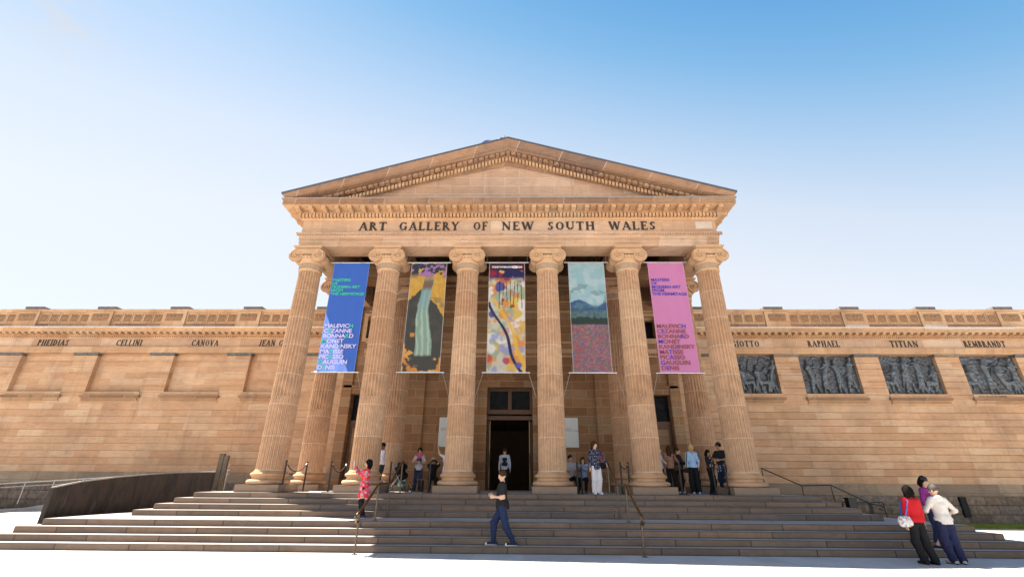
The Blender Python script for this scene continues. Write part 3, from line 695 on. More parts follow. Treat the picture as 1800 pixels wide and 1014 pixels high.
while x < 9.3: shear(cy_m, x, .05, -1.125, -1.09, -.385, -.335); x += .11
cy_m.build('cyma', 'cyma_stone', G)
x = .48
while x < 8.4:
    if 15.86-SL*x-.60 > 12.80: shear(m, x, .15, -1.04, -.79, -.61, -.502)
    x += .48
m.box(-.08, .08, -1.04, -.79, 15.86-.66, 15.86-.51)
x = .24
while x < 8.3:   # round coffers between the modillions
    if 15.86-SL*x-.60 > 12.80:
        for s in (-1, 1):
            zc = 15.86-SL*x-.505; prof = [(.165, .02), (.16, -.03), (.13, -.065), (.08, -.085), (.02, -.09)]; n = len(m.v); sg2 = 12
            for r_, h_ in prof:
                for k in range(sg2): a_ = 2*PI*k/sg2; xx = r_*math.cos(a_); m.v.append((s*x+xx, -.90+r_*math.sin(a_)*.85, zc+h_-SL*xx*s))
            for q in range(len(prof)-1):
                for k in range(sg2): k2 = (k+1) % sg2; m.f.append((n+q*sg2+k, n+(q+1)*sg2+k, n+(q+1)*sg2+k2, n+q*sg2+k2))
    x += .48
m.build('raking_cornice', 'cornice_stone', G)
# roof
m = MB()
for s in (-1, 1):
    m.prism([(s*9.66, -1.29, 12.93-.02), (0, -1.29, 15.87), (0, -1.29, 15.93), (s*9.68, -1.29, 12.99)], (0, 17, 0))
m.build('roof', 'lead', G)
MB().prism([(-8.87, YW, 10.0), (8.87, YW, 10.0), (8.87, YW, 13.1), (0, YW, 15.75), (-8.87, YW, 13.1)], (0, 9, 0)).build('roof_block', 'wall_stone', G)
MB().box(-8.7, 8.7, YW+.62, 21.9, 5.12, 10.3).box(-8.7, -3.7, YW+.62, 21.9, -.1, 5.11).box(3.7, 8.7, YW+.62, 21.9, -.1, 5.11).build('main_body', 'dark_interior', G)
# ---- portico ceiling, dark timber beams
m = MB().box(-7.94, 7.94, .43, 6.72, 12.95, 13.0)
for i in range(11): x = -7.9+15.8*i/10; m.box(x-.1, x+.1, .44, 6.71, 12.62, 12.948)
for i in range(5): y = .9+i*1.35; m.box(-7.93, 7.93, y-.09, y+.09, 12.66, 12.946)
m.build('ceiling', 'timber', G)
# cross beams over the inner columns
for s in (-1, 1):
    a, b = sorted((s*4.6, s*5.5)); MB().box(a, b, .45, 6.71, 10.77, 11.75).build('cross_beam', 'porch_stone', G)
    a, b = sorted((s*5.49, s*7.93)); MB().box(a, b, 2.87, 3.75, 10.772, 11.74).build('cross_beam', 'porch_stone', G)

# ---- portico back wall with door, side doors and windows
OP = [(-8.31, -6.39, 1.28, 5.87), (-1.18, 1.18, 1.28, 6.24), (6.39, 8.31, 1.28, 5.87), (-7.97, -6.73, 8.9, 10.18), (6.73, 7.97, 8.9, 10.18)]
xs = sorted({-8.87, 8.87, *[o[0] for o in OP], *[o[1] for o in OP]}); zs = sorted({1.28, 13.0, *[o[2] for o in OP], *[o[3] for o in OP]})
m = MB(); YB = 6.66
for i in range(len(xs)-1):
    for j in range(len(zs)-1):
        xc, zc = (xs[i]+xs[i+1])/2, (zs[j]+zs[j+1])/2
        if any(a < xc < b and c < zc < d_ for a, b, c, d_ in OP): continue
        m.quad((xs[i], YB, zs[j]), (xs[i+1], YB, zs[j]), (xs[i+1], YB, zs[j+1]), (xs[i], YB, zs[j+1]))
for a, b, c, d_ in OP:
    for x in (a, b): m.quad((x, YB, c), (x, YB+.55, c), (x, YB+.55, d_), (x, YB, d_))
    m.quad((a, YB, d_), (b, YB, d_), (b, YB+.55, d_), (a, YB+.55, d_)); m.quad((a, YB, c+.003), (b, YB, c+.003), (b, YB+.55, c+.003), (a, YB+.55, c+.003))
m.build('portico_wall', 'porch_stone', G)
m = MB()
def band(z0, z1, p, gaps=()): m.box(-7.93, 7.93, YB-p, YB+.01, z0, z1)
band(8.62, 8.72, .10); band(8.20, 8.32, .05); band(8.08, 8.198, .12); band(7.88, 7.96, .04); band(10.42, 10.52, .08); band(11.02, 11.10, .08); band(12.0, 12.1, .1)
band(12.35, 12.6, .2)
x = -7.9
while x < 7.9: m.box(x, x+.07, YB-.09, YB-.04, 8.0, 8.075); x += .14
m.build('string_course', 'trim_stone', G)
for s in (-1, 1):
    m = MB(); a, b = sorted((s*8.33, s*8.85)); m.box(a, b, YB-.12, YB+.01, 1.6, 10.76)
    a, b = sorted((s*8.30, s*8.86)); m.box(a, b, YB-.2, YB+.01, 1.284, 1.6)
    m.build('pilaster', 'porch_stone', G); m = MB(); a, b = sorted((s*4.45, s*5.6)); m.box(a, b, YB-.14, YB+.01, 1.6, 10.76); m.box(a-.05, b+.05, YB-.2, YB+.01, 1.284, 1.6); m.build('pilaster', 'porch_stone', G)
V, F = carve(5, 3.9, .62)
for xc in (-2.3, 2.3): npmesh('carved_frieze', V, F, 'carved_stone', G, False, (xc, YB-.01, 11.18))
V, F = carve(6, 2.2, .62)
for xc in (-6.75, 6.75): npmesh('carved_frieze', V, F, 'carved_stone', G, False, (xc, YB-.01, 11.18))
# main door
dm = MB()
for s in (-1, 1):
    a, b = sorted((s*1.18, s*1.34)); dm.box(a, b, YB-.10, YB+.01, 1.285, 6.56)
    a, b = sorted((s*1.34, s*1.62)); dm.box(a, b, YB-.06, YB+.01, 1.285, 6.56)
    a, b = sorted((s*1.62, s*1.72)); dm.box(a, b, YB-.12, YB+.01, 1.285, 6.68)
dm.box(-1.18, 1.18, YB-.10, YB+.01, 6.24, 6.38); dm.box(-1.62, 1.62, YB-.055, YB+.01, 6.561, 6.68); dm.box(-1.18, 1.18, YB-.055, YB+.01, 6.38, 6.56)
dm.box(-1.9, 1.9, YB-.20, YB+.01, 7.22, 7.34); dm.box(-1.8, 1.8, YB-.12, YB+.01, 7.02, 7.215); dm.box(-1.75, 1.75, YB-.13, YB+.01, 6.681, 6.76)
for i in range(16):
    x = -1.55+3.1*i/15; dm.box(x-.05, x+.05, YB-.085, YB-.05, 6.42, 6.53)
for s in (-1, 1):
    for i in range(25): z = 1.45+i*.2; a, b = sorted((s*1.43, s*1.53)); dm.box(a, b, YB-.085, YB-.055, z, z+.1)
door = dm.build('main_door', 'porch_stone', G)
MB().box(-1.18, 1.18, YB+.3, YB+.42, 4.92, 5.02).box(-1.18, 1.18, YB+.26, YB+.46, 4.62, 4.82).box(-1.18, -1.05, YB+.3, YB+.42, 5.02, 6.24).box(1.05, 1.18, YB+.3, YB+.42, 5.02, 6.24).box(-.09, .09, YB+.28, YB+.42, 5.02, 6.24).box(-1.05, 1.05, YB+.3, YB+.42, 6.1, 6.24).box(-1.05, 1.05, YB+.3, YB+.42, 5.02, 5.14).build('transom_frame', 'door_wood', door)
MB().box(-1.05, -.09, YB+.36, YB+.38, 5.14, 6.1).box(.09, 1.05, YB+.36, YB+.38, 5.14, 6.1).build('transom_window', 'dark_glass', door)
for s in (-1, 1):
    m = MB(); a, b = sorted((s*1.08, s*1.15)); m.box(a, b, YB+.55, YB+1.6, 1.3, 4.6); lf = m.build('door_leaf', 'door_wood', door)
    m = MB().box(min(s*1.0, s*1.05), max(s*1.0, s*1.05), YB+.50, YB+.549, 1.3, 4.6); m.tube([(s*1.02, YB+.40, 2.3), (s*1.02, YB+.42, 2.65), (s*1.02, YB+.40, 3.0)], .02, 8); m.build('door_trim', 'brass', door)
MB().box(-3.5, 3.5, YB+9, YB+9.1, 1.2, 6).box(-3.6, -3.5, YB+.6, YB+9, 1.2, 6).box(3.5, 3.6, YB+.6, YB+9, 1.2, 6).box(-3.5, 3.5, YB+.6, YB+9, 4.95, 5.05).box(-3.5, 3.5, YB+.56, YB+9, 1.2, 1.275).build('lobby', 'dark_interior', door)
for s in (-1, 1):
    c = s*7.35; f_ = MB()
    f_.box(c-1.3, c-.96, YB-.07, YB+.01, 1.285, 6.2).box(c+.96, c+1.3, YB-.07, YB+.01, 1.285, 6.2).box(c-.96, c+.96, YB-.07, YB+.01, 5.87, 6.2).box(c-1.42, c+1.42, YB-.12, YB+.01, 6.201, 6.32)
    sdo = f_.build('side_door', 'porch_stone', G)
    MB().box(c-.96, c+.96, YB+.2, YB+.34, 4.38, 4.56).box(c-.96, c-.8, YB+.25, YB+.33, 1.29, 4.38).box(c+.8, c+.96, YB+.25, YB+.33, 1.29, 4.38).box(c-.8, c+.8, YB+.25, YB+.33, 4.2, 4.379).box(c-.05, c+.05, YB+.25, YB+.33, 1.29, 4.2).box(c-.8, c+.8, YB+.25, YB+.33, 1.29, 2.1).build('door_leaf', 'door_wood', sdo)
    MB().box(c-.8, c+.8, YB+.3, YB+.32, 2.1, 4.2).build('door_panel', 'porch_stone', sdo)
    MB().box(c-.96, c+.96, YB+.4, YB+.42, 4.56, 5.87).build('transom_window', 'dark_glass', sdo)
    wf = MB().box(c-.82, c-.62, YB-.08, YB+.01, 8.73, 10.36).box(c+.62, c+.82, YB-.08, YB+.01, 8.73, 10.36).box(c-.62, c+.62, YB-.08, YB+.01, 10.18, 10.36).box(c-.62, c+.62, YB-.08, YB+.01, 8.73, 8.9).build('window', 'trim_stone', G)
    MB().box(c-.62, c+.62, YB+.4, YB+.42, 8.9, 10.18).build('pane', 'dark_glass', wf)
# slot window in the base and wall ledge bench
MB().box(21.27, 21.56, YW-.2, YW-.1, .28, 1.14).build('basement_window', 'dark_glass', G)

# ------------------------------------------------------------------ wall signs
for s, lab in ((-1, 'white wall sign left of the main door, mostly behind a column'), (1, 'white wall sign right of the main door above two seated people')):
    x0, x1 = (-3.59, -2.75) if s < 0 else (2.62, 3.48)
    e = empty('wall_sign', ((x0+x1)/2, YB, 3.27), label=lab, cat='sign')
    w_ = (x1-x0)/2; MB().box(-w_, w_, -.05, -.005, 0, 1.43).build('sign_board', 'white_sign', e)
    if s < 0: t1, t2 = 'ART GALLERY OF\nNEW SOUTH WALES', ''
    else: t1, t2 = 'GALLERY OF\nNEW SOUTH WALES', 'FREE ENTRY\nOPEN DAILY'
    if s < 0: ftext(t1, .082, 'sign_text', e, 'lettering', (-w_+.10, -.053, .86), .001, sx=.95)
    else:
        ftext(t1, .085, 'sign_text', e, 'lettering', (-w_+.10, -.053, .86), .001, sx=.95)
    for q in (-1, 1):
        MB().tube([(q*(w_-.04), -.06, 1.39), (q*(w_-.04), -.048, 1.39)], .012, 8).tube([(q*(w_-.04), -.06, .04), (q*(w_-.04), -.048, .04)], .012, 8).build('fixing', 'steel', e)

# ------------------------------------------------------------------ banners
def cloth(name, kind):
    g = NG(name, .7, .25); at = g.n('Attribute'); at.attribute_name = 'print'; c = at.outputs['Color']; g.color(c)
    tr = g.n('BsdfTranslucent'); g.l(g.mix(.30, c, (.75, .78, .82)), tr.inputs[0]); mx = g.n('MixShader'); mx.inputs[0].default_value = .42
    g.l(g.b.outputs[0], mx.inputs[1]); g.l(tr.outputs[0], mx.inputs[2]); out = [n for n in g.t.nodes if n.type == 'OUTPUT_MATERIAL'][0]; g.l(mx.outputs[0], out.inputs[0])
cloth('banner_cloth', 0)
def vn(U, V, f, seed):        # smooth value noise
    r = np.random.default_rng(seed); g = r.random((64, 64)); x = (U*f) % 63; y = (V*f) % 63; xi = x.astype(int); yi = y.astype(int); a = x-xi; b = y-yi
    a = a*a*(3-2*a); b = b*b*(3-2*b); return g[yi, xi]*(1-a)*(1-b)+g[yi, xi+1]*a*(1-b)+g[yi+1, xi]*(1-a)*b+g[yi+1, xi+1]*a*b
def fbm(U, V, f, seed): return (vn(U, V, f, seed)+.5*vn(U, V, 2*f, seed+1)+.25*vn(U, V, 4*f, seed+2)+.12*vn(U, V, 8*f, seed+3))/1.87
def sl(c): c = np.array(c)/255; return np.where(c < .04, c/12.92, ((c+.055)/1.055)**2.4)
BW, BHt = 1.52, 4.70
def art(kind, U, V):           # U 0..1 across, V 0..1 bottom to top ; generic prints
    C = np.zeros(U.shape+(3,)); y = V*3.1
    def put(mask, col, soft=None):
        mk = np.clip(mask, 0, 1)[..., None]; C[:] = C*(1-mk)+sl(col)*mk
    st = lambda x, a, b: np.clip((x-a)/(b-a), 0, 1)
    n1 = fbm(U, y, 3, 1); n2 = fbm(U, y, 6, 9); n3 = fbm(U, y, 16, 21)
    if kind == 'blue': C[:] = sl((56, 108, 206))
    elif kind == 'pink': C[:] = sl((218, 138, 190))
    elif kind == 'warm':      # plain generic composition: ochre above, dark ground below, pale green drapery folds
        C[:] = sl((206, 160, 70)); put(st(n3, .5, .6)*.4, (226, 190, 100))
        put(st(.66+.10*np.sin(U*5)+(n1-.5)*.25-V, 0, .015), (66, 70, 68)); put(st(n2, .5, .62)*.5*(V < .66), (88, 84, 82))
        put(st(V, .84, .9)*st(n2, .42, .46), (42, 62, 80)); put(st(V, .84, .88)*st(fbm(U, y, 7, 33), .52, .56), (165, 120, 175))
        put(st(n1, .60, .63)*(V < .34), (208, 140, 62)); put(st(n2, .62, .66)*(V < .25), (220, 165, 90))
        bx = .48+.05*np.sin(V*9)+.02*(n1-.5); wd = .19+.05*np.sin(V*5+1)+.06*(n2-.5)
        d = wd-np.abs(U-bx); mk = st(d, 0, .02)*st(V, .13, .15)*st(.86-V, 0, .05); put(mk, (138, 168, 150))
        put(mk*st(np.sin((U-bx)*44+n1*7), .2, .8)*.55, (190, 212, 200)); put(mk*st(V, .5, .62)*.55, (120, 160, 175)); put(mk*st(V, .72, .76)*.85, (120, 84, 62))
    elif kind == 'abstract':  # generic splashed colours
        C[:] = sl((206, 200, 178))
        for q, (sd, th, col) in enumerate([(3, .56, (226, 184, 70)), (51, .58, (150, 172, 150)), (77, .60, (222, 140, 70)), (90, .60, (235, 232, 225)), (110, .62, (150, 160, 205))]):
            put(st(fbm(U+.1*q, y, 3.2, sd), th-.05, th+.03)*.85, col)
        put(st(V, .82, .86)*st(n1, .40, .44), (38, 40, 90)); put(st(V, .80, .84)*st(fbm(U, y, 4, 201), .52, .56), (150, 40, 70))
        b = np.abs((U-.08)*1.0-(.60-V)*1.35+.06*np.sin(V*14)); put(st(.035+.03*n1-b, 0, .01)*(V < .62), (40, 48, 92))
        b2 = np.abs((U-.22)*1.0-(.64-V)*1.35+.06*np.sin(V*12)); put(st(.11*n1-b2+.03, 0, .03)*(V < .66)*.85, (236, 188, 60))
        for px, py, r_, col in [(.05, .12, .13, (205, 80, 52)), (.5, .10, .09, (190, 62, 110)), (.1, .5, .1, (55, 60, 130)), (.82, .06, .09, (90, 95, 180)), (.3, .76, .16, (60, 68, 150)), (.66, .58, .06, (165, 45, 50)), (.4, .64, .05, (175, 60, 60)), (.75, .74, .12, (175, 200, 190))]:
            d = np.hypot(U-px, (V-py)*3.1)+.12*(n2-.5); put(st(r_-d, 0, .03)*.9, col)
        for q in range(7):
            x0 = .3+.1*q; b = np.abs(U-x0-.05*np.sin(q*2.)*(V-.7)*4); put((b < .008)*(V > .56+.03*(q % 3))*(V < .82), (40, 28, 38))
        put((V > .925)*.8, (45, 38, 60))
    else:                      # generic meadow under a pale sky
        C[:] = sl((158, 196, 205)); put(st(n2, .5, .65)*.6, (196, 214, 218)); put(st(V, .8, 1)*.4, (140, 180, 190))
        put(st(.60+.03*np.sin(U*7)+.03*n2-V, 0, .01), (62, 92, 140)); put(st(.53+.05*n2-V, 0, .015), (92, 122, 130)); put(st(n3, .5, .55)*(V < .56)*.6, (60, 96, 96)); put(st(.46+.05*n3-V, 0, .01), (44, 66, 60))
        put(st(.415-V, 0, .006), (128, 120, 116)); lo = (V < .415)
        n4 = fbm(U, y*1.6, 22, 61); n5 = fbm(U, y*1.8, 30, 71); n6 = fbm(U, y*1.8, 26, 81)
        put(st(n4, .5, .56)*lo*.9, (186, 62, 78)); put(st(n5, .54, .6)*lo*.85, (92, 118, 92)); put(st(n6, .57, .62)*lo*.8, (196, 120, 150)); put(st(fbm(U, y, 24, 91), .62, .68)*lo*.8, (90, 100, 160))
        put(st(.80-V, 0, .02)*st(V, .5, .52)*st(fbm(U, y, 5, 141), .60, .64)*.6, (96, 140, 150))
    e = np.minimum(np.minimum(U, 1-U)*BW, np.minimum(V, 1-V)*BHt)
    bc = dict(blue=(110, 160, 225), pink=(232, 170, 205)).get(kind, (205, 205, 200)); put((e < .02)*.8, bc)
    return C
BAN = [('blue', -6.66, 'tall blue hanging banner with green and pale lettering, leftmost of the five'), ('warm', -3.34, 'tall hanging banner printed in ochre, dark grey and pale green'),
       ('abstract', -.02, 'tall hanging banner of splashed abstract colours above the main door'), ('meadow', 3.33, 'tall hanging banner with pale sky over a pink and red meadow'),
       ('pink', 6.68, 'tall pink hanging banner with blue and brown lettering')]
for c, n in (((.55, .50, .75), 'txt_pale'), ((.05, .50, .30), 'txt_green'), ((.05, .06, .40), 'txt_blue'), ((.24, .075, .065), 'txt_brown'), ((.8, .8, .8), 'txt_white'), ((.05, .04, .07), 'txt_black')): plain(n, c, .7, .2, var=.05)
tw = ftext('THE HERMITAGE', .172, 'txt_white'); KX1 = 1.40/tw['w_']; bpy.data.objects.remove(tw); tw = ftext('KANDINSKY', .226, 'txt_white'); KX2 = 1.38/tw['w_']; bpy.data.objects.remove(tw)
for kind, cx, lab in BAN:
    z0 = 5.54; b = empty('hanging_banner', (cx, 0, z0), label=lab, cat='banner', group='banners hung between the portico columns')
    nx, nz = 110, 330; U, V = np.meshgrid(np.linspace(0, 1, nx), np.linspace(0, 1, nz))
    X = (U-.5)*BW; ph = cx; Yy = .012*np.sin(X*5+ph+V*2.2)+.008*np.sin(V*11+ph)+.007*np.sin(X*14+V*5)
    idx = np.arange(U.size).reshape(U.shape); F = np.stack([idx[:-1, :-1], idx[:-1, 1:], idx[1:, 1:], idx[1:, :-1]], -1).reshape(-1, 4)
    o = npmesh('banner_cloth', np.stack([X, Yy, V*BHt], -1).reshape(-1, 3), F, 'banner_cloth', b)
    ca = o.data.color_attributes.new('print', 'FLOAT_COLOR', 'POINT'); C = art(kind, U, V).reshape(-1, 3); ca.data.foreach_set('color', np.concatenate([C, np.ones((len(C), 1))], 1).astype(np.float32).ravel())
    for zz, nm in ((BHt+.012, 'top_rod'), (-.012, 'bottom_rod')): MB().tube([(-.93, 0, zz), (.93, 0, zz)], .024, 10).build(nm, 'steel', b)
    m = MB()
    for s in (-1, 1):
        m.tube([(s*.86, 0, BHt+.03), (s*.86, .1, 5.35)], .006, 5); m.tube([(s*.88, 0, -.03), (s*1.16, .02, -.95)], .006, 5)
        m.box(s*.86-.03, s*.86+.03, .07, .13, 5.20, 5.228)
    m.build('cord', 'rail_pale', b)
    if kind in ('blue', 'pink'):
        A, B = ('txt_pale', 'txt_green') if kind == 'blue' else ('txt_brown', 'txt_blue')
        for i, t in enumerate(['MASTERS', 'OF', 'MODERN ART', 'FROM', 'THE HERMITAGE']): ftext(t, .172, B, b, 'lettering', (-.70, -.035, 3.83-i*.158), .001, bold=.0035, sx=KX1)
        NM = [('MALEVICH', [7]), ('CEZANNE', [1]), ('BONNARD', [5]), ('MONET', [0]), ('KANDINSKY', [4]), ('MATISSE', [2]), ('PICASSO', [3]), ('GAUGUIN', [0]), ('DENIS', [1])]
        for i, (t, cc) in enumerate(NM): ftext(t, .226, [A, B], b, 'lettering', (-.71, -.035, 1.79-i*.2115), .001, bold=.005, cols=cc, sx=KX2)
    if kind == 'abstract':
        ftext('SYDNEY INTERNATIONAL', .108, 'txt_white', b, 'lettering', (-.64, -.035, 4.45), .001, bold=.002, sx=.82)
        MB().box(.245, .44, -.034, -.030, 4.435, 4.54).build('printed_box', 'txt_white', b); ftext('ART', .1, 'txt_black', b, 'lettering', (.255, -.036, 4.452), .001, bold=.002, sx=.85)
        ftext('SERIES', .108, 'txt_white', b, 'lettering', (.46, -.035, 4.45), .001, bold=.002, sx=.62)

# ------------------------------------------------------------------ flag behind the apex
fl = empty('flag', (-.30, 2.2, 15.45), label='blue and white flag flying just above the pediment apex', cat='flag')
MB().tube([(0, 0, -.1), (0, 0, 3.62)], .04, 8).build('pole', 'rail_pale', fl)
U, V = np.meshgrid(np.linspace(0, 1, 40), np.linspace(0, 1, 20)); idx = np.arange(800).reshape(20, 40)
Xf = -U*1.3; Zf = 3.52-V*.8-U*.30+.07*np.sin(U*9+V*2); Yf_ = .12*np.sin(U*8)*U
ff = npmesh('flag_cloth', np.stack([Xf, Yf_, Zf], -1).reshape(-1, 3), np.stack([idx[:-1, :-1], idx[:-1, 1:], idx[1:, 1:], idx[1:, :-1]], -1).reshape(-1, 4), 'banner_cloth', fl)
Cf = np.tile(sl((20, 40, 120)), (800, 1)).reshape(20, 40, 3); Cf[(U+V > .8) & (U < .35)] = sl((200, 205, 215)); Cf[(np.abs(U-.25) < .04) | (np.abs(V-.25) < .05) & (U < .5)] = sl((210, 212, 220))
ca = ff.data.color_attributes.new('print', 'FLOAT_COLOR', 'POINT'); ca.data.foreach_set('color', np.concatenate([Cf.reshape(-1, 3), np.ones((800, 1))], 1).astype(np.float32).ravel())
#@@PART2
# ------------------------------------------------------------------ fixed metalwork on the stairs
def rail_thing(name, label, cat, **k): return empty(name, (0, 0, 0), label=label, cat=cat, **k)
for s in (-1, 1):
    x = 3.5*s
    r = empty('handrail', (x, -4.8, 0), label='bronze stair handrail with a scroll end, %s' % ('beside the woman in the red tunic' if s < 0 else 'touched by the woman in navy'), cat='handrail', group='bronze handrails on the front steps')
    def P(y, z): return (0, y+4.8, z)
    pts = []
    for i in range(14):        # scroll
        a = rad(-60-i*22); R = .055+.006*i; pts.append(P(-4.86+R*math.cos(a), .83+R*math.sin(a)))
    pts = [P(-4.84, .74), P(-4.90, .70), P(-4.96, .72), P(-4.99, .79), P(-4.96, .87), P(-4.89, .905), P(-4.80, .91)]
    pts += [P(-3.42, 1.55), P(-3.30, 1.58), P(-2.16, 1.585), P(-2.06, 1.61), P(-.86, 2.25), P(-.78, 2.27), P(-.60, 2.275)]
    MB().tube(pts, .034, 10).build('rail', 'brass', r, smooth=50)
    for y, zb, zt in ((-4.80, 0, .90), (-3.36, .64, 1.56), (-2.14, .64, 1.575), (-.78, 1.28, 2.26)):
        MB().tube([P(y, zb), P(y, zt)], .025, 10).box(-.06, .06, y+4.8-.05, y+4.8+.05, zb+.002, zb+.014).build('post', 'rail_bronze', r, smooth=50)
# black rail at the right-hand side flight
r = empty('side_handrail', (10.0, 2, 1.28), label='thin black handrail stepping down beside the right-hand side flight', cat='handrail')
m = MB().tube([(0.02, 0, .94), (1.46, 0, .31), (2.58, 0, .34), (3.9, 0, -.30), (4.28, 0, -.37), (4.40, 0, -.45), (4.32, 0, -.53), (4.2, 0, -.5)], .022, 8); m.build('rail', 'black_metal', r, smooth=50)
for px, zt, zb in ((.04, .93, 0), (1.46, .31, -.64), (2.58, .34, -.64), (3.9, -.3, -1.12+.0)): MB().tube([(px, 0, zb), (px, 0, zt)], .018, 8).build('post', 'black_metal', r)
# hoop racks by the right wing
for i in range(6):
    xx = 12.9+i*.62; e = empty('bike_hoop', (xx, 4.6, 0), label='low black metal bicycle hoop in the row beside the right wing wall', cat='bicycle rack', group='black hoops right of the steps')
    hz = .93+.02*(i % 2)
    MB().tube([(-.26, 0, 0), (-.26, 0, hz-.05), (-.21, 0, hz), (.21, 0, hz), (.26, 0, hz-.05), (.26, 0, 0)], .022, 8).build('hoop', 'black_metal', e)
e = empty('litter_bin', (14.75, 4.4, 0), label='slim black litter bin standing among the hoops', cat='litter bin')
MB().box(-.16, .16, -.14, .14, 0, 1.08).build('bin_body', 'black_metal', e); MB().box(-.19, .19, -.17, .17, 1.085, 1.13).build('lid', 'black_metal', e)
# stanchions
SP = [(-7.72, -.35, 'far left one, in front of the outermost left column'), (-7.45, .75, 'second from the left, by the inner side of the outermost column'),
      (-6.12, -.3, 'third from the left, at the left of the second column'), (-5.98, .8, 'fourth from the left, behind the second column'),
      (-4.20, .4, 'just left of the stroller, behind the woman in the red tunic'), (-2.62, -.35, 'beside the left edge of the third column'),
      (2.50, -.35, 'just right of the fourth column, left of the seated woman'), (2.72, .2, 'in front of the seated woman'),
      (4.05, -.2, 'left one of the pair left of the fifth column'), (4.36, .0, 'right one of the pair left of the fifth column'),
      (6.03, -.4, 'in front of the waiting group, right of the fifth column'), (7.25, -.2, 'right next to the man in the black cap'), (7.60, -.4, 'far right one, at the left of the outermost right column')]
def stanchion(x, y, lab):
    e = empty('stanchion', (x, y, 1.282), label='black rope barrier post, '+lab, cat='barrier post', group='black barrier posts on the portico floor')
    MB().tube([(0, 0, .02), (0, 0, 1.0)], .028, 12).build('pole', 'black_metal', e, smooth=50); MB().box(-.19, .19, -.13, .13, 0, .022).build('base', 'black_metal', e)
    MB().tube([(0, 0, 1.002), (0, 0, 1.03)], .036, 12).build('cap', 'black_metal', e, smooth=50)
for a in SP: stanchion(*a)
for a, b, lab in ((0, 1, 'leftmost black rope, sagging between two posts by the outermost left column'), (2, 3, 'black rope sagging between two posts left of the second column'), (8, 9, 'short black rope between the pair of posts left of the fifth column'), (11, 12, 'black rope between the two posts by the outermost right column'), (6, 7, 'short black rope between two posts right of the fourth column')):
    A = Vector((SP[a][0], SP[a][1], 2.25)); B = Vector((SP[b][0], SP[b][1], 2.25)); L = (B-A).length
    pts = [A.lerp(B, i/16)-Vector((0, 0, min(.30, .42*L)*(1-(2*i/16-1)**2)))-A for i in range(17)]
    e = empty('barrier_rope', A, label=lab, cat='rope'); MB().tube(pts, .017, 8).build('rope', 'rope', e, smooth=60)
    m = MB(); 
    for q, dd in ((pts[0], pts[1]), (pts[-1], pts[-2])): m.tube([q, q.lerp(dd, .9)], .022, 8)
    m.build('hook', 'steel', e, smooth=60)
# ------------------------------------------------------------------ left ramp, curved metal wall, tall plate, pale railing
cur = [(-13.08, -3.1, .60, 1.41), (-13.15, -2.2, .62, 1.56), (-13.1, -1.0, .66, 1.70), (-12.85, .1, .80, 1.81), (-12.5, .9, .95, 1.88), (-12.05, 1.5, 1.10, 1.915), (-11.62, 2.0, 1.26, 1.93)]
e = empty('ramp_screen', (-13.08, -3.1, 0), label='dark streaked curving metal ramp wall left of the steps', cat='ramp wall')
m = MB(); n = len(m.v); o = Vector((-13.08, -3.1, 0))
for x, y, zb, zt in cur:
    for dx in (0, -.10): m.v += [(x+dx-o.x, y-o.y+dx*.3, 0), (x+dx-o.x, y-o.y+dx*.3, zt)]
for i in range(len(cur)-1):
    a = n+4*i
    for p, q in ((0, 1), (1, 3), (3, 2)): m.f.append((a+p, a+4+p, a+4+q, a+q))
m.f.append((n, n+1, n+3, n+2)); a = n+4*(len(cur)-1); m.f.append((a, a+2, a+3, a+1))
m.build('wall_sheet', 'patinated_metal', e)
MB().tube([(x-.05-o.x, y-o.y, zt+.012) for x, y, zb, zt in cur], .022, 6).build('top_rail', 'rail_pale', e)
e = empty('metal_pylon', (-11.40, 2.0, 1.28), label='tall narrow bronze plate standing at the top of the ramp wall', cat='metal post')
MB().box(-.20, -.01, -.05, .05, 0, 1.36).build('plate', 'rail_bronze', e); MB().box(.012, .17, -.05, .05, 0, 1.30).build('plate', 'rail_bronze', e); MB().box(-.012, .010, -.03, .03, 0, 1.33).build('core', 'black_metal', e)
MB().tube([(.16, .1, .55), (.19, .1, .6), (.155, .1, .65), (.19, .1, .7), (.155, .1, .75), (.19, .1, .8), (.155, .1, .85), (.19, .1, .9), (.22, .1, 1.0)], .008, 6).build('chain', 'steel', e)
e = empty('portico_side_rail', (-10.9, 4.2, 1.28), label='low dark railing between the tall plate and the left portico column', cat='railing')
m = MB().tube([(-.3, 0, .62), (2.1, 0, .64)], .02, 8).tube([(-.3, 0, .30), (2.1, 0, .31)], .012, 8); m.build('rail', 'black_metal', e)
for q in (-.25, .9, 2.05): MB().tube([(q, 0, 0), (q, 0, .63)], .018, 8).build('post', 'black_metal', e)
# ramp slab along the left wing and its kerb
tag(MB().prism([(-27, 4.2, .002), (-12.6, 4.2, .002), (-12.6, 4.2, 1.20), (-17.6, 4.2, .98), (-20.9, 4.2, .46), (-27, 4.2, .05)], (0, 2.4, 0)).build('ramp', 'paving'), kind='structure')
tag(MB().prism([(-27, 4.08, .001), (-12.7, 4.08, .001), (-12.7, 4.08, 1.26), (-17.6, 4.08, 1.04), (-20.9, 4.08, .52), (-27, 4.08, .10)], (0, .118, 0)).build('kerb', 'tread_stone'), kind='structure')
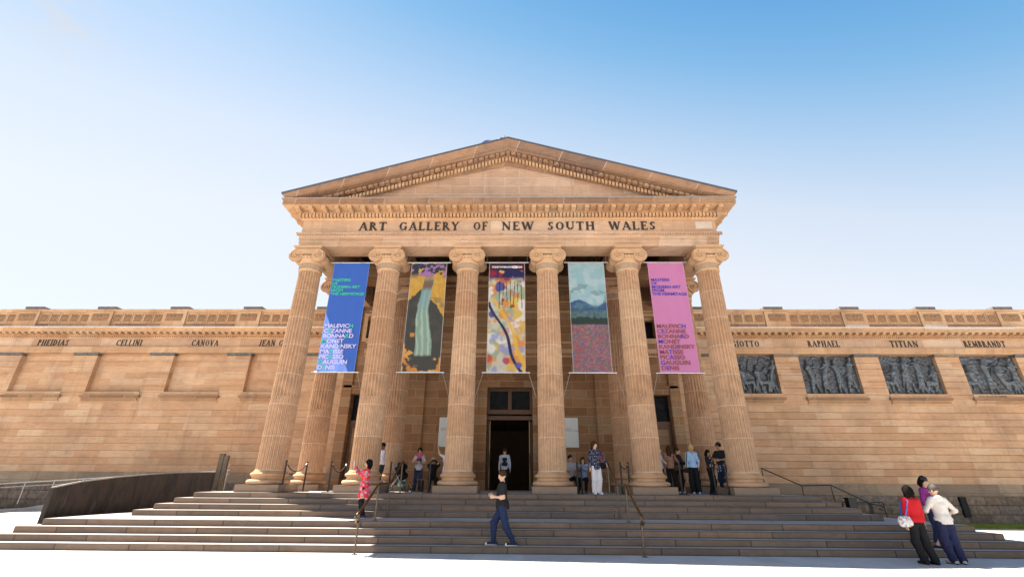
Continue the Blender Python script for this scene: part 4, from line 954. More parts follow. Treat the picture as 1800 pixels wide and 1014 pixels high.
# raised paving between kerb and stairs
P1, P2, P3, P4, P5, P6 = (-13.89, -4.49, .156), (-13.89, 4.07, .60), (-20.2, 4.07, .42), (-26, 4.07, .002), (-24, -4.8, .002), (-14.35, -4.9, .002)
tag(MB().poly([P1, P5, P6]).poly([P1, P3, P5]).poly([P1, P2, P3]).poly([P3, P4, P5]).build('forecourt_slope', 'paving'), kind='structure')
e = empty('ramp_railing', (-30, 4.6, 0), label='pale metal handrail running along the ramp in front of the left wing', cat='railing')
zf = lambda X: .16+(X)*1.10/17.9
MB().tube([(X, 0, zf(X)+.86) for X in (0, 6, 12, 17.4)], .024, 8).tube([(X, 0, zf(X)+.70) for X in (0, 6, 12, 17.4)], .014, 8).build('rail', 'rail_pale', e)
for i in range(14): X = .4+i*1.3; MB().tube([(X, 0, zf(X)-.02), (X, 0, zf(X)+.86)], .018, 8).build('post', 'rail_pale', e)
# lawn strip
tag(MB().quad((15.0, 4.4, .004), (60, 1.4, .004), (60, 6.5, .004), (15.0, 6.5, .004)).build('lawn', 'grass_blades'), kind='structure')
N = 42000; X = rng.uniform(15.2, 32, N); Y = 4.42-(X-15)*3/45+rng.random(N)*2.2; a = rng.uniform(0, 2*PI, N); hh = rng.uniform(.03, .08, N); ww = .012
dx, dy = np.cos(a)*ww, np.sin(a)*ww; lx, ly = rng.normal(0, .015, N), rng.normal(0, .015, N)
V = np.stack([np.stack([X-dx, Y-dy, 0*X], -1), np.stack([X+dx, Y+dy, 0*X], -1), np.stack([X+lx, Y+ly, hh], -1)], 1).reshape(-1, 3)
tag(npmesh('grass', V, np.arange(N*3).reshape(-1, 3), 'grass_blades', None, False), 'short yellow-green grass strip along the foot of the right wing', 'grass', kind='stuff')
# benches inside the portico
for s, lab in ((-1, 'dark backless bench behind the left columns with a seated person dressed in black'), (1, 'dark backless bench behind the fourth column with two seated visitors')):
    e = empty('bench', (2.65*s, 2.35, 1.28), label=lab, cat='bench'); MB().box(-.95, .95, -.2, .2, .42, .47).build('seat', 'door_wood', e)
    for q in (-.75, .75): MB().box(q-.04, q+.04, -.18, .18, .002, .418).build('leg', 'black_metal', e)

# ------------------------------------------------------------------ people
class Field:
    def __init__(s, lo, hi, h):
        s.lo = np.array(lo, float); s.h = h; s.n = np.ceil((np.array(hi)-s.lo)/h).astype(int)+1
        s.ax = [s.lo[i]+h*np.arange(s.n[i]) for i in range(3)]; s.f = np.full(s.n, .08, np.float32)
    def sl(s, lo, hi):
        a = np.clip(np.floor((np.array(lo)-s.lo)/s.h).astype(int), 0, s.n); b = np.clip(np.ceil((np.array(hi)-s.lo)/s.h).astype(int)+1, 0, s.n)
        sl_ = tuple(slice(a[i], b[i]) for i in range(3)); X = s.ax[0][sl_[0]][:, None, None]; Y = s.ax[1][sl_[1]][None, :, None]; Z = s.ax[2][sl_[2]][None, None, :]
        return sl_, X, Y, Z
    def comb(s, q, d, k, sub=False):
        f = s.f[q]
        if f.size == 0: return
        if sub:
            d = -d; h = np.maximum(k-np.abs(f-d), 0)/k; s.f[q] = np.maximum(f, d)+h*h*k/4
        else:
            h = np.maximum(k-np.abs(f-d), 0)/k; s.f[q] = np.minimum(f, d)-h*h*k/4
    def cap(s, a, b, ra, rb, k=.02, sub=False):
        a = np.array(a, float); b = np.array(b, float); m = max(ra, rb)+.09
        q, X, Y, Z = s.sl(np.minimum(a, b)-m, np.maximum(a, b)+m); ab = b-a; L = ab@ab+1e-12
        t = np.clip(((X-a[0])*ab[0]+(Y-a[1])*ab[1]+(Z-a[2])*ab[2])/L, 0, 1)
        s.comb(q, np.sqrt((X-a[0]-t*ab[0])**2+(Y-a[1]-t*ab[1])**2+(Z-a[2]-t*ab[2])**2)-(ra+(rb-ra)*t), k, sub)
    def ell(s, c, r, M=None, k=.02, sub=False):
        c = np.array(c, float); r = np.array(r, float); m = r.max()+.09
        q, X, Y, Z = s.sl(c-m, c+m); X = X-c[0]; Y = Y-c[1]; Z = Z-c[2]
        if M is not None: X, Y, Z = [M[0, i]*X+M[1, i]*Y+M[2, i]*Z for i in range(3)]
        k0 = np.sqrt((X/r[0])**2+(Y/r[1])**2+(Z/r[2])**2); k1 = np.sqrt((X/r[0]**2)**2+(Y/r[1]**2)**2+(Z/r[2]**2)**2)+1e-6
        s.comb(q, k0*(k0-1)/k1, k, sub)
    def plane(s, p, nrm):
        X = s.ax[0][:, None, None]; Y = s.ax[1][None, :, None]; Z = s.ax[2][None, None, :]
        s.f = np.maximum(s.f, ((X-p[0])*nrm[0]+(Y-p[1])*nrm[1]+(Z-p[2])*nrm[2]).astype(np.float32))
    def wrinkle(s, amp, seed):
        r = np.random.default_rng(seed); X = s.ax[0][:, None, None]; Y = s.ax[1][None, :, None]; Z = s.ax[2][None, None, :]
        for i in range(5):
            w_ = r.normal(0, 1, 3); w_ = w_/np.linalg.norm(w_)*r.uniform(18, 60); s.f += (amp*.55*np.sin(X*w_[0]+Y*w_[1]+Z*w_[2]+r.uniform(0, 6))).astype(np.float32)
    def mesh(s):
        f = s.f; f[0] = f[-1] = .05; f[:, 0] = f[:, -1] = .05; f[:, :, 0] = f[:, :, -1] = .05
        ins = f < 0; nx, ny, nz = f.shape; P = np.zeros((nx-1, ny-1, nz-1, 3), np.float32); cnt = np.zeros((nx-1, ny-1, nz-1), np.float32)
        quads = []
        for ax in range(3):
            a = [slice(None)]*3; b = [slice(None)]*3; a[ax] = slice(0, -1); b[ax] = slice(1, None)
            f0, f1 = f[tuple(a)], f[tuple(b)]; cr = np.argwhere((f0 < 0) != (f1 < 0))
            if len(cr) == 0: continue
            v0 = f0[tuple(cr.T)]; v1 = f1[tuple(cr.T)]; t = v0/(v0-v1); pos = cr.astype(np.float32); pos[:, ax] += t
            o1, o2 = [(1, 2), (2, 0), (0, 1)][ax]; cells = []
            for d1, d2 in ((-1, -1), (0, -1), (0, 0), (-1, 0)):
                c = cr.copy(); c[:, o1] += d1; c[:, o2] += d2; cells.append(c); np.add.at(P, tuple(c.T), pos); np.add.at(cnt, tuple(c.T), 1)
            lin = np.stack([np.ravel_multi_index(tuple(c.T), cnt.shape) for c in cells], 1); fl_ = v0 >= 0; lin[fl_] = lin[fl_][:, ::-1]; quads.append(lin)
        Q = np.concatenate(quads); act = np.flatnonzero(cnt.ravel() > 0); mp = np.full(cnt.size, -1, np.int64); mp[act] = np.arange(len(act))
        V = P.reshape(-1, 3)[act]/cnt.ravel()[act][:, None]*s.h+s.lo
        return V, mp[Q]
def Rz(a): c, s_ = math.cos(a), math.sin(a); return np.array([[c, -s_, 0], [s_, c, 0], [0, 0, 1]])
def Rx(a): c, s_ = math.cos(a), math.sin(a); return np.array([[1, 0, 0], [0, c, -s_], [0, s_, c]])
def Ry(a): c, s_ = math.cos(a), math.sin(a); return np.array([[c, 0, s_], [0, 1, 0], [-s_, 0, c]])
def ik(a, c, l1, l2, pole):
    a = np.array(a, float); c = np.array(c, float); d = c-a; D = np.linalg.norm(d)
    if D > (l1+l2)*.998: c = a+d/D*(l1+l2)*.998; d = c-a; D = np.linalg.norm(d)
    u = d/D; x = (l1*l1-l2*l2+D*D)/(2*D); h = math.sqrt(max(l1*l1-x*x, 0)); p = np.array(pole, float); p = p-u*(p@u); p /= np.linalg.norm(p)+1e-9
    return a+u*x+p*h, c
FABN = [0]
def fabric(c, pat=None, c2=None, sc=20, rough=.85):
    FABN[0] += 1; g = NG('fabric_%d' % FABN[0] if False else 'fabric', rough, .15); v = g.coord()
    n = g.noise(v, 26, 5, .7); m2 = g.noise(v, 5, 3); col = g.mix(1, c, g.ramp(n, [(.25, (.82,)*3), (.75, (1.14,)*3)]), 'MULTIPLY')
    if pat == 'dots':
        vo = g.n('TexVoronoi'); g.l(v, vo.inputs['Vector']); vo.inputs['Scale'].default_value = sc; col = g.mix(g.math('LESS_THAN', vo.outputs['Distance'], .28), col, c2)
    elif pat == 'patches':
        vo = g.n('TexVoronoi'); g.l(v, vo.inputs['Vector']); vo.inputs['Scale'].default_value = sc; h = g.xyz(vo.outputs['Color'])[0]
        col = g.ramp(h, [(0, c), (.35, scale(c, 1.15)), (.45, c2[0]), (.62, c2[1]), (.75, c2[2]), (.9, c)], 'CONSTANT')
    g.color(col); g.bump(n, .25, .006); return g.m
def skinmat(c):
    g = NG('skin', .55, .35); g.b.inputs['Subsurface Weight'].default_value = .0; n = g.noise(g.coord(), 14, 4)
    g.color(g.mix(1, c, g.ramp(n, [(.3, (.9,)*3), (.7, (1.08,)*3)]), 'MULTIPLY')); return g.m
plain('eye', (.02, .015, .012), .3); plain('lips', (.40, .12, .09), .5)
SK = {'light': (.60, .36, .25), 'tan': (.42, .235, .14), 'dark': (.13, .07, .045), 'asian': (.56, .34, .22)}
SKM = {k: skinmat(v) for k, v in SK.items()}
def hairmat(c):
    g = NG('hair', .85, .04); v = g.coord(); x, y, z = g.xyz(v); n = g.noise(g.comb(g.math('MULTIPLY', x, 4), g.math('MULTIPLY', y, 4), z), 22, 4, .7)
    g.color(g.mix(1, c, g.ramp(n, [(.3, (.5,)*3), (.7, (1.5,)*3)]), 'MULTIPLY')); g.bump(n, .7, .01); return g.m
HM = {k: hairmat(v) for k, v in dict(black=(.010, .008, .008), brown=(.05, .026, .014), blonde=(.42, .28, .13), grey=(.10, .088, .08), bald=(.02, .015, .012)).items()}
def person(label, loc, rz, H=1.7, skin='light', hair=('short', 'black'), twist=0, lean=0, side=0, head=(0, 0), hl=(.25, -.02, .78), hr=(-.25, -.02, .78), el=None, er=None,
           fl=(.10, -.02, 0), fr=(-.10, .02, 0), pelvis=(0, 0, 0), fem=False, top=None, arms='short', hem=.92, legs=None, leg='trousers', shoe=(.03, .03, .03), heavy=1.0, h=.011, group=None,
           skirt=None, curl=.5, hat=None, ankle=.10, flydir=0, toe=0, strap=None, neck=True, tuck=False, hood=False):
    root = empty('person', loc, rad(rz), label=label, cat='person', group=group); s = H/1.75; bx = heavy
    Pv = np.array([0, 0, .93])+np.array(pelvis); M = Rz(rad(twist)) @ Ry(rad(side)) @ Rx(rad(lean)); u = lambda p: Pv+M @ (np.array(p, float)-np.array([0, 0, .93]))
    Mh = M @ Rz(rad(head[0])) @ Rx(rad(head[1])); nb = u((0, .012, 1.50)); hd = lambda p: nb+Mh @ np.array(p, float)
    sw = .165 if fem else .185; hips = [Pv+np.array([q*.092, 0, -.03]) for q in (1, -1)]; sho = [u((q*sw, .01, 1.405)) for q in (1, -1)]
    hands = [np.array(hl, float), np.array(hr, float)]; feet = [np.array(fl, float), np.array(fr, float)]
    AR = []; LG = []
    for i, q in enumerate((1, -1)):
        pole = (el, er)[i] or (q*.5, .8, -.4); AR.append((sho[i],)+ik(sho[i], hands[i], .285, .25, pole))
        ank = feet[i]+np.array([0, .03, .085]); LG.append((hips[i],)+ik(hips[i], ank, .425, .405, (q*.08, -1, 0)))
    allp = np.array([p for t in AR+LG for p in t]+[hd((0, 0, .30)), Pv, hands[0], hands[1]]); lo = allp.min(0)-.27; hi = allp.max(0)+.27; lo[2] = min(-.03, allp[:, 2].min()-.03) if feet[0][2] > -.1 else lo[2]; hi[2] = allp[:, 2].max()+.2
    # ---- body
    F = Field(lo, hi, h)
    def torso(F, d, k=.04):
        F.ell(u((0, 0, .96)), ((.150 if not fem else .160)*bx+d, .112*bx+d, .13+d), M, k); F.ell(u((0, -.012*bx, 1.10)), ((.132 if not fem else .118)*bx+d, .100*bx+d*1.1, .17+d), M, k)
        F.ell(u((0, -.005, 1.28)), (.152*(1 if not fem else .92)*bx+d, .108+d*1.1, .18+d), M, k); F.cap(u((-sw+.03, .01, 1.40)), u((sw-.03, .01, 1.40)), .058+d, .058+d, .05)
        if fem:
            for q in (-1, 1): F.ell(u((q*.07, -.085, 1.27)), (.062+d, .06+d, .065+d), M, .03)
    torso(F, 0)
    F.cap(u((0, .015, 1.43)), hd((0, .0, .05)), .058 if not fem else .05, .052 if not fem else .045, .03)
    # head
    F.ell(hd((0, .012, .155)), (.076, .096, .098), Mh, .02); F.ell(hd((0, -.022, .095)), (.058, .072, .080), Mh, .03); F.ell(hd((0, -.06, .055)), (.030, .028, .026), Mh, .025)
    F.cap(hd((0, -.092, .135)), hd((0, -.112, .098)), .011, .016, .012); F.ell(hd((0, -.086, .150)), (.05, .016, .012), Mh, .015)
    for q in (-1, 1):
        F.ell(hd((q*.080, .012, .115)), (.012, .022, .032), Mh, .008); F.ell(hd((q*.032, -.101, .128)), (.018, .014, .012), Mh, .008, sub=True)
        F.ell(hd((q*.042, -.07, .10)), (.026, .022, .024), Mh, .02)
    HP = []
    for i, q in enumerate((1, -1)):
        a, e_, c = AR[i]; F.cap(a, e_, .050*bx**.5, .038, .03); F.cap(e_, c, .040, .026, .02); F.ell(e_+(c-e_)*.28, (.040, .040, .06), None, .03)
        d = (c-e_)/np.linalg.norm(c-e_); 
        pn = np.array([-q*1.0, 0, 0]); pn = pn-d*(pn@d); 
        if np.linalg.norm(pn) < .3: pn = np.array([0, 0, -1.]); pn -= d*(pn@d)
        pn /= np.linalg.norm(pn); sd_ = np.cross(d, pn); fwd = np.array([0, -1., .2]); sg_ = 1 if sd_@fwd > 0 else -1; sd_ = sd_*sg_   # thumb side faces forward
        for j, off in enumerate((-.030, -.010, .011, .031)):
            b0 = c+d*.02+sd_*off*.7; b1 = c+d*.088+sd_*off; F.cap(b0, b1, .017, .0125, .012)
            ln = (.066, .078, .083, .074)[j]; cc = curl; k1 = b1+(d*math.cos(cc*.7)+pn*math.sin(cc*.7))*ln*.5; k2 = k1+(d*math.cos(cc*1.7)+pn*math.sin(cc*1.7))*ln*.5
            F.cap(b1, k1, .0105, .0098, .006); F.cap(k1, k2, .0098, .0088, .006)
        t0 = c+d*.03+sd_*.022+pn*.006; t1 = t0+(d*.6+sd_*.75+pn*.3)*.035; t2 = t1+(d*.85+sd_*.25+pn*.35)*.036; F.cap(t0, t1, .015, .0125, .012); F.cap(t1, t2, .0122, .0098, .006)
        HP.append((c+d*.09+pn*.03, d, pn))
        a, kn, an = LG[i]; F.cap(a, kn, .080*bx, .050, .02); F.cap(kn, an, .049, .034, .015); F.ell(kn+(an-kn)*.3+np.array([0, .02, 0]), (.05, .05, .10), None, .04)
        ft = np.array([math.sin(rad(toe*q)), -math.cos(rad(toe*q)), 0]); 
        F.cap(an+np.array([0, .025, -.045]), an+ft*.15+np.array([0, 0, -.058]), .034, .026, .03)
    V, Q = F.mesh(); body = npmesh('body', V*s, Q, SKM[skin], root)
    me = body.data; me.materials.append(MATS['eye']); me.materials.append(MATS['lips'])
    cen = V[Q].mean(1); mi = np.zeros(len(Q), np.int32)
    for q in (-1, 1): mi[np.linalg.norm((cen-hd((q*.032, -.094, .130))) @ Mh*np.array([.7, 1, 1.5]), axis=1) < .012] = 1
    mi[np.linalg.norm((cen-hd((0, -.098, .068))) @ Mh*np.array([.5, .6, 1.7]), axis=1) < .013] = 2
    me.polygons.foreach_set('material_index', mi)
    # ---- hair
    st, hc = hair
    if st:
        F = Field(hd((0, 0, .12))-.34, hd((0, 0, .12))+.30, h*.85); big = .012 if st in ('short', 'buzz') else .02
        if st == 'buzz': big = .006
        F.ell(hd((0, .022, .170)), (.078+big, .096+big, .096+big), Mh, .02)
        if st in ('bob', 'long', 'pony', 'bun'): F.ell(hd((0, .055, .10)), (.080+big, .062+big, .09+big), Mh, .03)
        if st in ('bob', 'long'):
            for q in (-1, 1): F.cap(hd((q*.074, .01, .15)), hd((q*.082, .0, .02)), .034, .03, .03)
            F.cap(hd((-.05, .06, .06)), hd((.05, .06, .0)), .05, .05, .04)
        F.ell(hd((0, -.115, .085)), (.066, .085, .082), Mh, .02, sub=True)
        if st in ('short', 'buzz'): F.plane(hd((0, 0, .085)), -(Mh @ np.array([0, -.35, 1.])))
        if st == 'long': F.cap(hd((-.03, .08, .02)), hd((-.03, .07, -.17)), .055, .035, .04); F.cap(hd((.04, .08, .02)), hd((.04, .07, -.16)), .05, .035, .04)
        if st == 'pony': F.cap(hd((0, .12, .16)), hd((0, .15, .02)), .03, .028, .02); F.cap(hd((0, .15, .02)), hd((0, .13, -.12)), .028, .012, .02)
        if st == 'bun': F.ell(hd((0, .11, .23)), (.045, .045, .045), Mh, .02)
        F.wrinkle(.006, 5); V, Q = F.mesh(); npmesh('hair', V*s, Q, HM[hc], root)
    if hat:
        F = Field(hd((0, 0, .15))-.28, hd((0, 0, .15))+.28, h*.85); F.ell(hd((0, .015, .185)), (.094, .112, .092), Mh, .01); F.plane(hd((0, 0, .165)), -(Mh @ np.array([0, -.12, 1.])))
        if hat == 'cap': F.ell(hd((0, -.12, .168)), (.068, .075, .012), Mh, .02)
        V, Q = F.mesh(); npmesh('cap' if hat == 'cap' else 'beanie', V*s, Q, MATS['black_rubber'], root)
    # ---- top
    hiph = []
    if top is not None:
        F = Field(lo, hi, h); torso(F, .022, .05)
        if skirt:
            zt, r0, r1 = skirt; F.cap(Pv+np.array([0, 0, .02]), Pv*np.array([1, 1, 0])+np.array([0, 0, zt+.1]), r0, r1, .06); F.plane((0, 0, zt), (0, 0, -1))
        elif hem < .93: F.cap(u((0, 0, .95)), u((0, 0, hem)), .135*bx, .145*bx, .05)
        for i, q in enumerate((1, -1)):
            a, e_, c = AR[i]
            if arms == 'none': continue
            F.cap(a+(0 if False else M @ np.array([-q*.02, 0, 0])), e_ if arms == 'long' else a+(e_-a)*.72, .070*bx**.5, .054, .04)
            if arms == 'long': F.cap(e_, e_+(c-e_)*.93, .052, .040, .025)
        if not skirt: F.plane(u((0, 0, hem)), -(M @ np.array([0, 0, 1.])))
        if arms == 'short': pass
        F.wrinkle(.0045, hash(label) % 1000 if False else len(label))
        F.ell(hd((0, 0, .085)), (.075, .09, .10), Mh, .01, sub=True)
        if hood: F.ell(u((0, .085, 1.46)), (.10, .06, .06), M, .04)
        V, Q = F.mesh(); npmesh('tunic' if skirt else 'shirt', V*s, Q, top, root)
    if legs is not None:
        F = Field((lo[0], lo[1], lo[2]), (hi[0], hi[1], Pv[2]+.2), h); F.ell(Pv+np.array([0, 0, .02]), (.158*bx+(.008 if fem else 0), .120*bx, .125), None, .03)
        w_ = {'trousers': (.094, .076, .066, .056), 'wide': (.096, .086, .082, .086), 'slim': (.090, .070, .060, .046)}[leg]
        for i in range(2):
            a, kn, an = LG[i]; F.cap(a, kn, w_[0]*bx, w_[1]*bx, .03); F.cap(kn, an+np.array([0, 0, ankle-.085]), w_[2]*bx+.012, w_[3], .03); F.ell(kn, (w_[1]*bx+.004,)*3, None, .03)
            F.cap(kn, kn+(an-kn)*.3, w_[1], w_[2]+.004, .02)
        F.wrinkle(.0045, 3+len(label)); F.plane(Pv+np.array([0, 0, .10]), (0, 0, 1)); F.plane((0, 0, min(feet[0][2], feet[1][2])+ankle-.075), (0, 0, -1)); V, Q = F.mesh(); npmesh('trousers', V*s, Q, legs, root)
    if shoe is not None:
        sm = fabric(shoe[:3], rough=.5); sole = MATS['white_paint'] if len(shoe) > 3 else MATS['black_rubber']
        for i, q in enumerate((1, -1)):
            an = LG[i][2]; ft = np.array([math.sin(rad(toe*q)), -math.cos(rad(toe*q)), 0]); c0 = an+np.array([0, 0, -.085])
            F = Field(c0-.25, c0+np.array([.25, .25, .16]), h*.8); F.cap(c0+np.array([0, .03, .045])-ft*.03, c0+ft*.165+np.array([0, 0, .034]), .045, .039, .02); F.cap(c0+np.array([0, .01, .05]), c0+np.array([0, .01, .085]), .042, .044, .02); F.plane(c0+np.array([0, 0, .004]), (0, 0, -1)); F.plane(c0+np.array([0, 0, .105]), (0, 0, 1))
            V, Q = F.mesh(); so_ = npmesh('shoe', V*s, Q, sm, root); so_.data.materials.append(sole); zc = V[Q].mean(1)[:, 2]-c0[2]
            so_.data.polygons.foreach_set('material_index', ((zc < .026) | (((V[Q].mean(1)-c0) @ ft) > .165)).astype(np.int32))
    W = Matrix.Translation(Vector(loc)) @ Matrix.Rotation(rad(rz), 4, 'Z')
    return dict(root=root, hand=[W @ Vector(tuple(p[0]*s)) for p in HP], u=lambda p: W @ Vector(tuple(u(p)*s)), M=M, s=s, ul=lambda p: Vector(tuple(u(p)*s)))
def gadget(name, label, cat, pos, rz, size=(.075, .01, .15), tilt=0, mat='black_metal'):
    e = empty(name, pos, rad(rz), label=label, cat=cat); e.rotation_euler = (rad(tilt), 0, rad(rz)); a, b, c = size
    MB().box(-a/2, a/2, -b/2, b/2, -c/2, c/2).build('casing', mat, e); MB().box(-a/2+.004, a/2-.004, -b/2-.001, -b/2+.0005, -c/2+.006, c/2-.006).build('screen', 'dark_glass', e)
def bagmesh(name, label, pos, rz, size, mat, strap=None, strapmat=None, cat='bag'):
    e = empty(name, pos, rad(rz), label=label, cat=cat); a, b, c = size
    F = Field((-a, -b-.05, -.05), (a, b+.05, c+.06), .012); F.cap((-a/2+.04, 0, c*.35), (a/2-.04, 0, c*.35), b*.6, b*.6, .05); F.cap((-a/2+.05, 0, c*.7), (a/2-.05, 0, c*.7), b*.45, b*.45, .06); F.wrinkle(.004, 3)
    V, Q = F.mesh(); npmesh('bag_body', V, Q, mat, e)
    if strap:
        pts = [Vector(p)-Vector(pos) for p in strap]; pts = [Matrix.Rotation(-rad(rz), 3, 'Z') @ p for p in pts]; MB().tube(pts, .014, 6).build('strap', strapmat, e, smooth=60)
    return e

jeans = fabric((.018, .030, .075)); blk = fabric((.012, .012, .014)); wht = fabric((.62, .62, .64)); navy = fabric((.022, .026, .06), 'dots', (.45, .45, .5), 26)
# walking man
p = person('man in black t-shirt and navy jeans walking left along the bottom step', (.06, -4.33, .16), -92, 1.80, 'light', ('short', 'brown'), twist=4, lean=2, head=(-38, 2),
           hl=(.15, -.20, 1.09), hr=(-.06, -.25, 1.12), el=(.3, 1, -.3), er=(-.3, 1, -.3), fl=(.05, .25, 0), fr=(-.07, -.25, 0), pelvis=(0, 0, -.045), top=fabric((.018, .017, .018)), arms='short', hem=.86,
           legs=jeans, leg='trousers', shoe=(.02, .025, .05, 1), heavy=1.13, h=.0085, curl=1.0)
gadget('phone', 'black phone in the hands of the man walking on the bottom step', 'phone', p['hand'][1]+Vector((-.03, .02, .03)), -90, (.07, .01, .14), tilt=-50)
# woman in the red patterned tunic
tun = fabric((.62, .045, .05), 'patches', ((.55, .12, .30), (.30, .34, .30), (.62, .30, .34)), 16)
p = person('woman in a red patterned tunic raising a phone on the middle landing', (-4.12, -2.62, .64), -78, 1.60, 'asian', ('bob', 'black'), head=(6, -6), hl=(.05, -.36, 1.50), hr=(-.07, -.38, 1.53), el=(.7, .2, -.9), er=(-.7, .2, -.9),
           fl=(.09, .03, 0), fr=(-.08, -.05, 0), fem=True, top=tun, arms='long', skirt=(.58, .155, .20), legs=blk, leg='slim', shoe=(.10, .02, .07, 1), h=.009, curl=1.1)
gadget('phone', 'pale phone held up by the woman in the red patterned tunic', 'phone', p['hand'][1]+Vector((-.02, .0, .06)), -78, (.075, .012, .15), mat='white_paint')
# guard
person('guard in white shirt and dark trousers standing by the second column', (-4.93, 1.7, 1.28), -62, 1.78, 'dark', ('buzz', 'bald'), head=(-10, 14), hl=(.10, -.22, 1.15), hr=(-.16, -.20, 1.12), el=(.9, .5, -.4), er=(-.9, .5, -.4),
       top=fabric((.70, .68, .78)), arms='long', hem=.95, legs=fabric((.035, .038, .04)), shoe=(.02, .02, .02), heavy=1.1, h=.011)
# mother and baby by the stroller
p = person('woman in a white top holding a baby, standing behind the stroller', (-3.80, 3.4, 1.28), 12, 1.70, 'light', ('bun', 'black'), head=(12, 16), hl=(.04, -.20, 1.16), hr=(-.06, -.21, 1.30), el=(.9, .2, -.6), er=(-.9, .2, -.6), fem=True, top=fabric((.66, .58, .66)), arms='short', hem=.84, legs=fabric((.03, .05, .11)), h=.012)
person('baby in pink and denim carried against the chest of the woman behind the stroller', (-3.75, 3.13, 2.18), 190, .72, 'light', ('buzz', 'blonde'), head=(30, 10), hl=(.22, -.15, 1.3), hr=(-.22, -.15, 1.3), fl=(.22, -.22, .28), fr=(-.22, -.22, .28), top=fabric((.50, .12, .18)), arms='long', hem=.9, legs=fabric((.05, .09, .2)), shoe=(.5, .5, .5), heavy=1.5, h=.024)
person('person dressed in black sitting on the left bench, holding a camera to the face', (-2.98, 2.25, 1.28), 15, 1.66, 'light', ('short', 'blonde'), head=(0, 4), hl=(.05, -.24, 1.22), hr=(-.05, -.24, 1.22), el=(.9, -.2, -.9), er=(-.9, -.2, -.9), pelvis=(0, .03, -.40), fl=(.14, -.46, 0), fr=(-.14, -.44, 0), top=blk, arms='long', hem=.9, legs=blk, h=.012)
gadget('camera', 'small camera held by the person sitting on the left bench', 'camera', (-2.92, 1.96, 2.43), 15, (.11, .05, .07))
p = person('girl in a white blouse with one arm raised, half behind the third column', (-2.33, 1.6, 1.28), -25, 1.56, 'light', ('pony', 'blonde'), head=(-20, -10), hl=(.2, -.1, .9), hr=(-.42, -.12, 1.78), er=(-.8, .2, -.2), fem=True, top=fabric((.66, .62, .74)), arms='short', hem=.9, legs=None, h=.012, skirt=(.55, .15, .23))
# stroller
e = empty('stroller', (-4.25, 2.45, 1.282), rad(62), label='black stroller with a teal item in its basket, parked by the left columns', cat='stroller')
MB().tube([(-.25, -.35, .12), (-.25, .1, .62), (-.25, .35, 1.0), (.25, .35, 1.0), (.25, .1, .62), (.25, -.35, .12)], .016, 8).tube([(-.25, .35, .14), (-.25, -.1, .62)], .014, 8).tube([(.25, .35, .14), (.25, -.1, .62)], .014, 8).build('frame', 'steel', e)
for x_ in (-.27, .27):
    for y_, R_ in ((-.36, .11), (.34, .14)):
        wv = MB(); wv.tube([(x_, y_+R_*math.cos(a_*PI/9), R_+R_*math.sin(a_*PI/9)*.88) for a_ in range(19)], .02, 8); wv.tube([(x_-.02, y_, R_), (x_+.02, y_, R_)], .05, 10); wv.build('wheel', 'black_rubber', e, smooth=60)
F = Field((-.4, -.5, .2), (.4, .5, 1.15), .016); F.ell((0, .02, .60), (.25, .26, .18), None, .03); F.ell((0, .14, .82), (.24, .22, .20), None, .04); F.ell((0, -.16, .72), (.18, .22, .12), None, .03, sub=True); V, Q = F.mesh(); npmesh('seat', V, Q, blk, e)
F = Field((-.4, -.3, .6), (.4, .5, 1.2), .016); F.ell((0, .1, .88), (.26, .27, .21), None, .02); F.ell((0, .08, .85), (.235, .25, .19), None, .01, sub=True); F.plane((0, 0, .86), (0, -.5, -1)); V, Q = F.mesh(); npmesh('canopy', V, Q, blk, e)
F = Field((-.35, -.4, .1), (.35, .4, .42), .014); F.cap((-.14, -.06, .27), (.14, .02, .27), .10, .10, .03); F.wrinkle(.006, 2); V, Q = F.mesh(); npmesh('basket_bundle', V, Q, fabric((.10, .30, .32)), e)
# entering visitor
p = person('visitor in a pale blue shirt walking in through the main door with a small backpack', (-.17, 4.9, 1.285), 180, 1.80, 'light', ('short', 'brown'), fl=(.09, -.12, 0), fr=(-.09, .14, 0), top=fabric((.46, .50, .64)), arms='long', hem=.86, legs=blk, h=.012)
e = empty('backpack', p['u']((0, .16, 1.0)), rad(180), label='small dark backpack on the back of the visitor entering the door', cat='backpack')
F = Field((-.25, -.2, -.1), (.25, .2, .55), .012); F.cap((-.05, 0, .10), (.05, 0, .10), .085, .085, .04); F.cap((-.04, 0, .30), (.04, 0, .30), .075, .075, .08); V, Q = F.mesh(); npmesh('pack', V, Q, fabric((.03, .025, .035)), e)
m = MB()
for q in (-1, 1): m.tube([(q*.07, -.03, .35), (q*.10, -.15, .43), (q*.11, -.27, .38), (q*.12, -.24, .15), (q*.10, -.06, .06)], .013, 6)
m.build('strap', 'black_rubber', e)
# seated pair
person('seated man in a grey knitted top on the bench right of the fourth column', (2.56, 2.20, 1.30), 6, 1.74, 'tan', ('short', 'black'), head=(8, 0), hl=(.12, -.30, .80), hr=(-.12, -.30, .80), pelvis=(0, .03, -.38), fl=(.14, -.46, 0), fr=(-.14, -.44, 0), top=fabric((.30, .31, .34)), arms='long', hem=.9, legs=blk, h=.012)
person('seated woman in a blue denim shirt with folded arms beside the seated man', (3.05, 2.20, 1.30), -8, 1.64, 'light', ('long', 'brown'), head=(4, 2), hl=(-.10, -.20, 1.0), hr=(.10, -.22, 1.03), el=(.9, -.1, -.6), er=(-.9, -.1, -.6), pelvis=(0, .03, -.38), fl=(.08, -.46, 0), fr=(-.2, -.40, 0), fem=True, top=fabric((.20, .27, .44)), arms='long', hem=.9, legs=blk, h=.012)
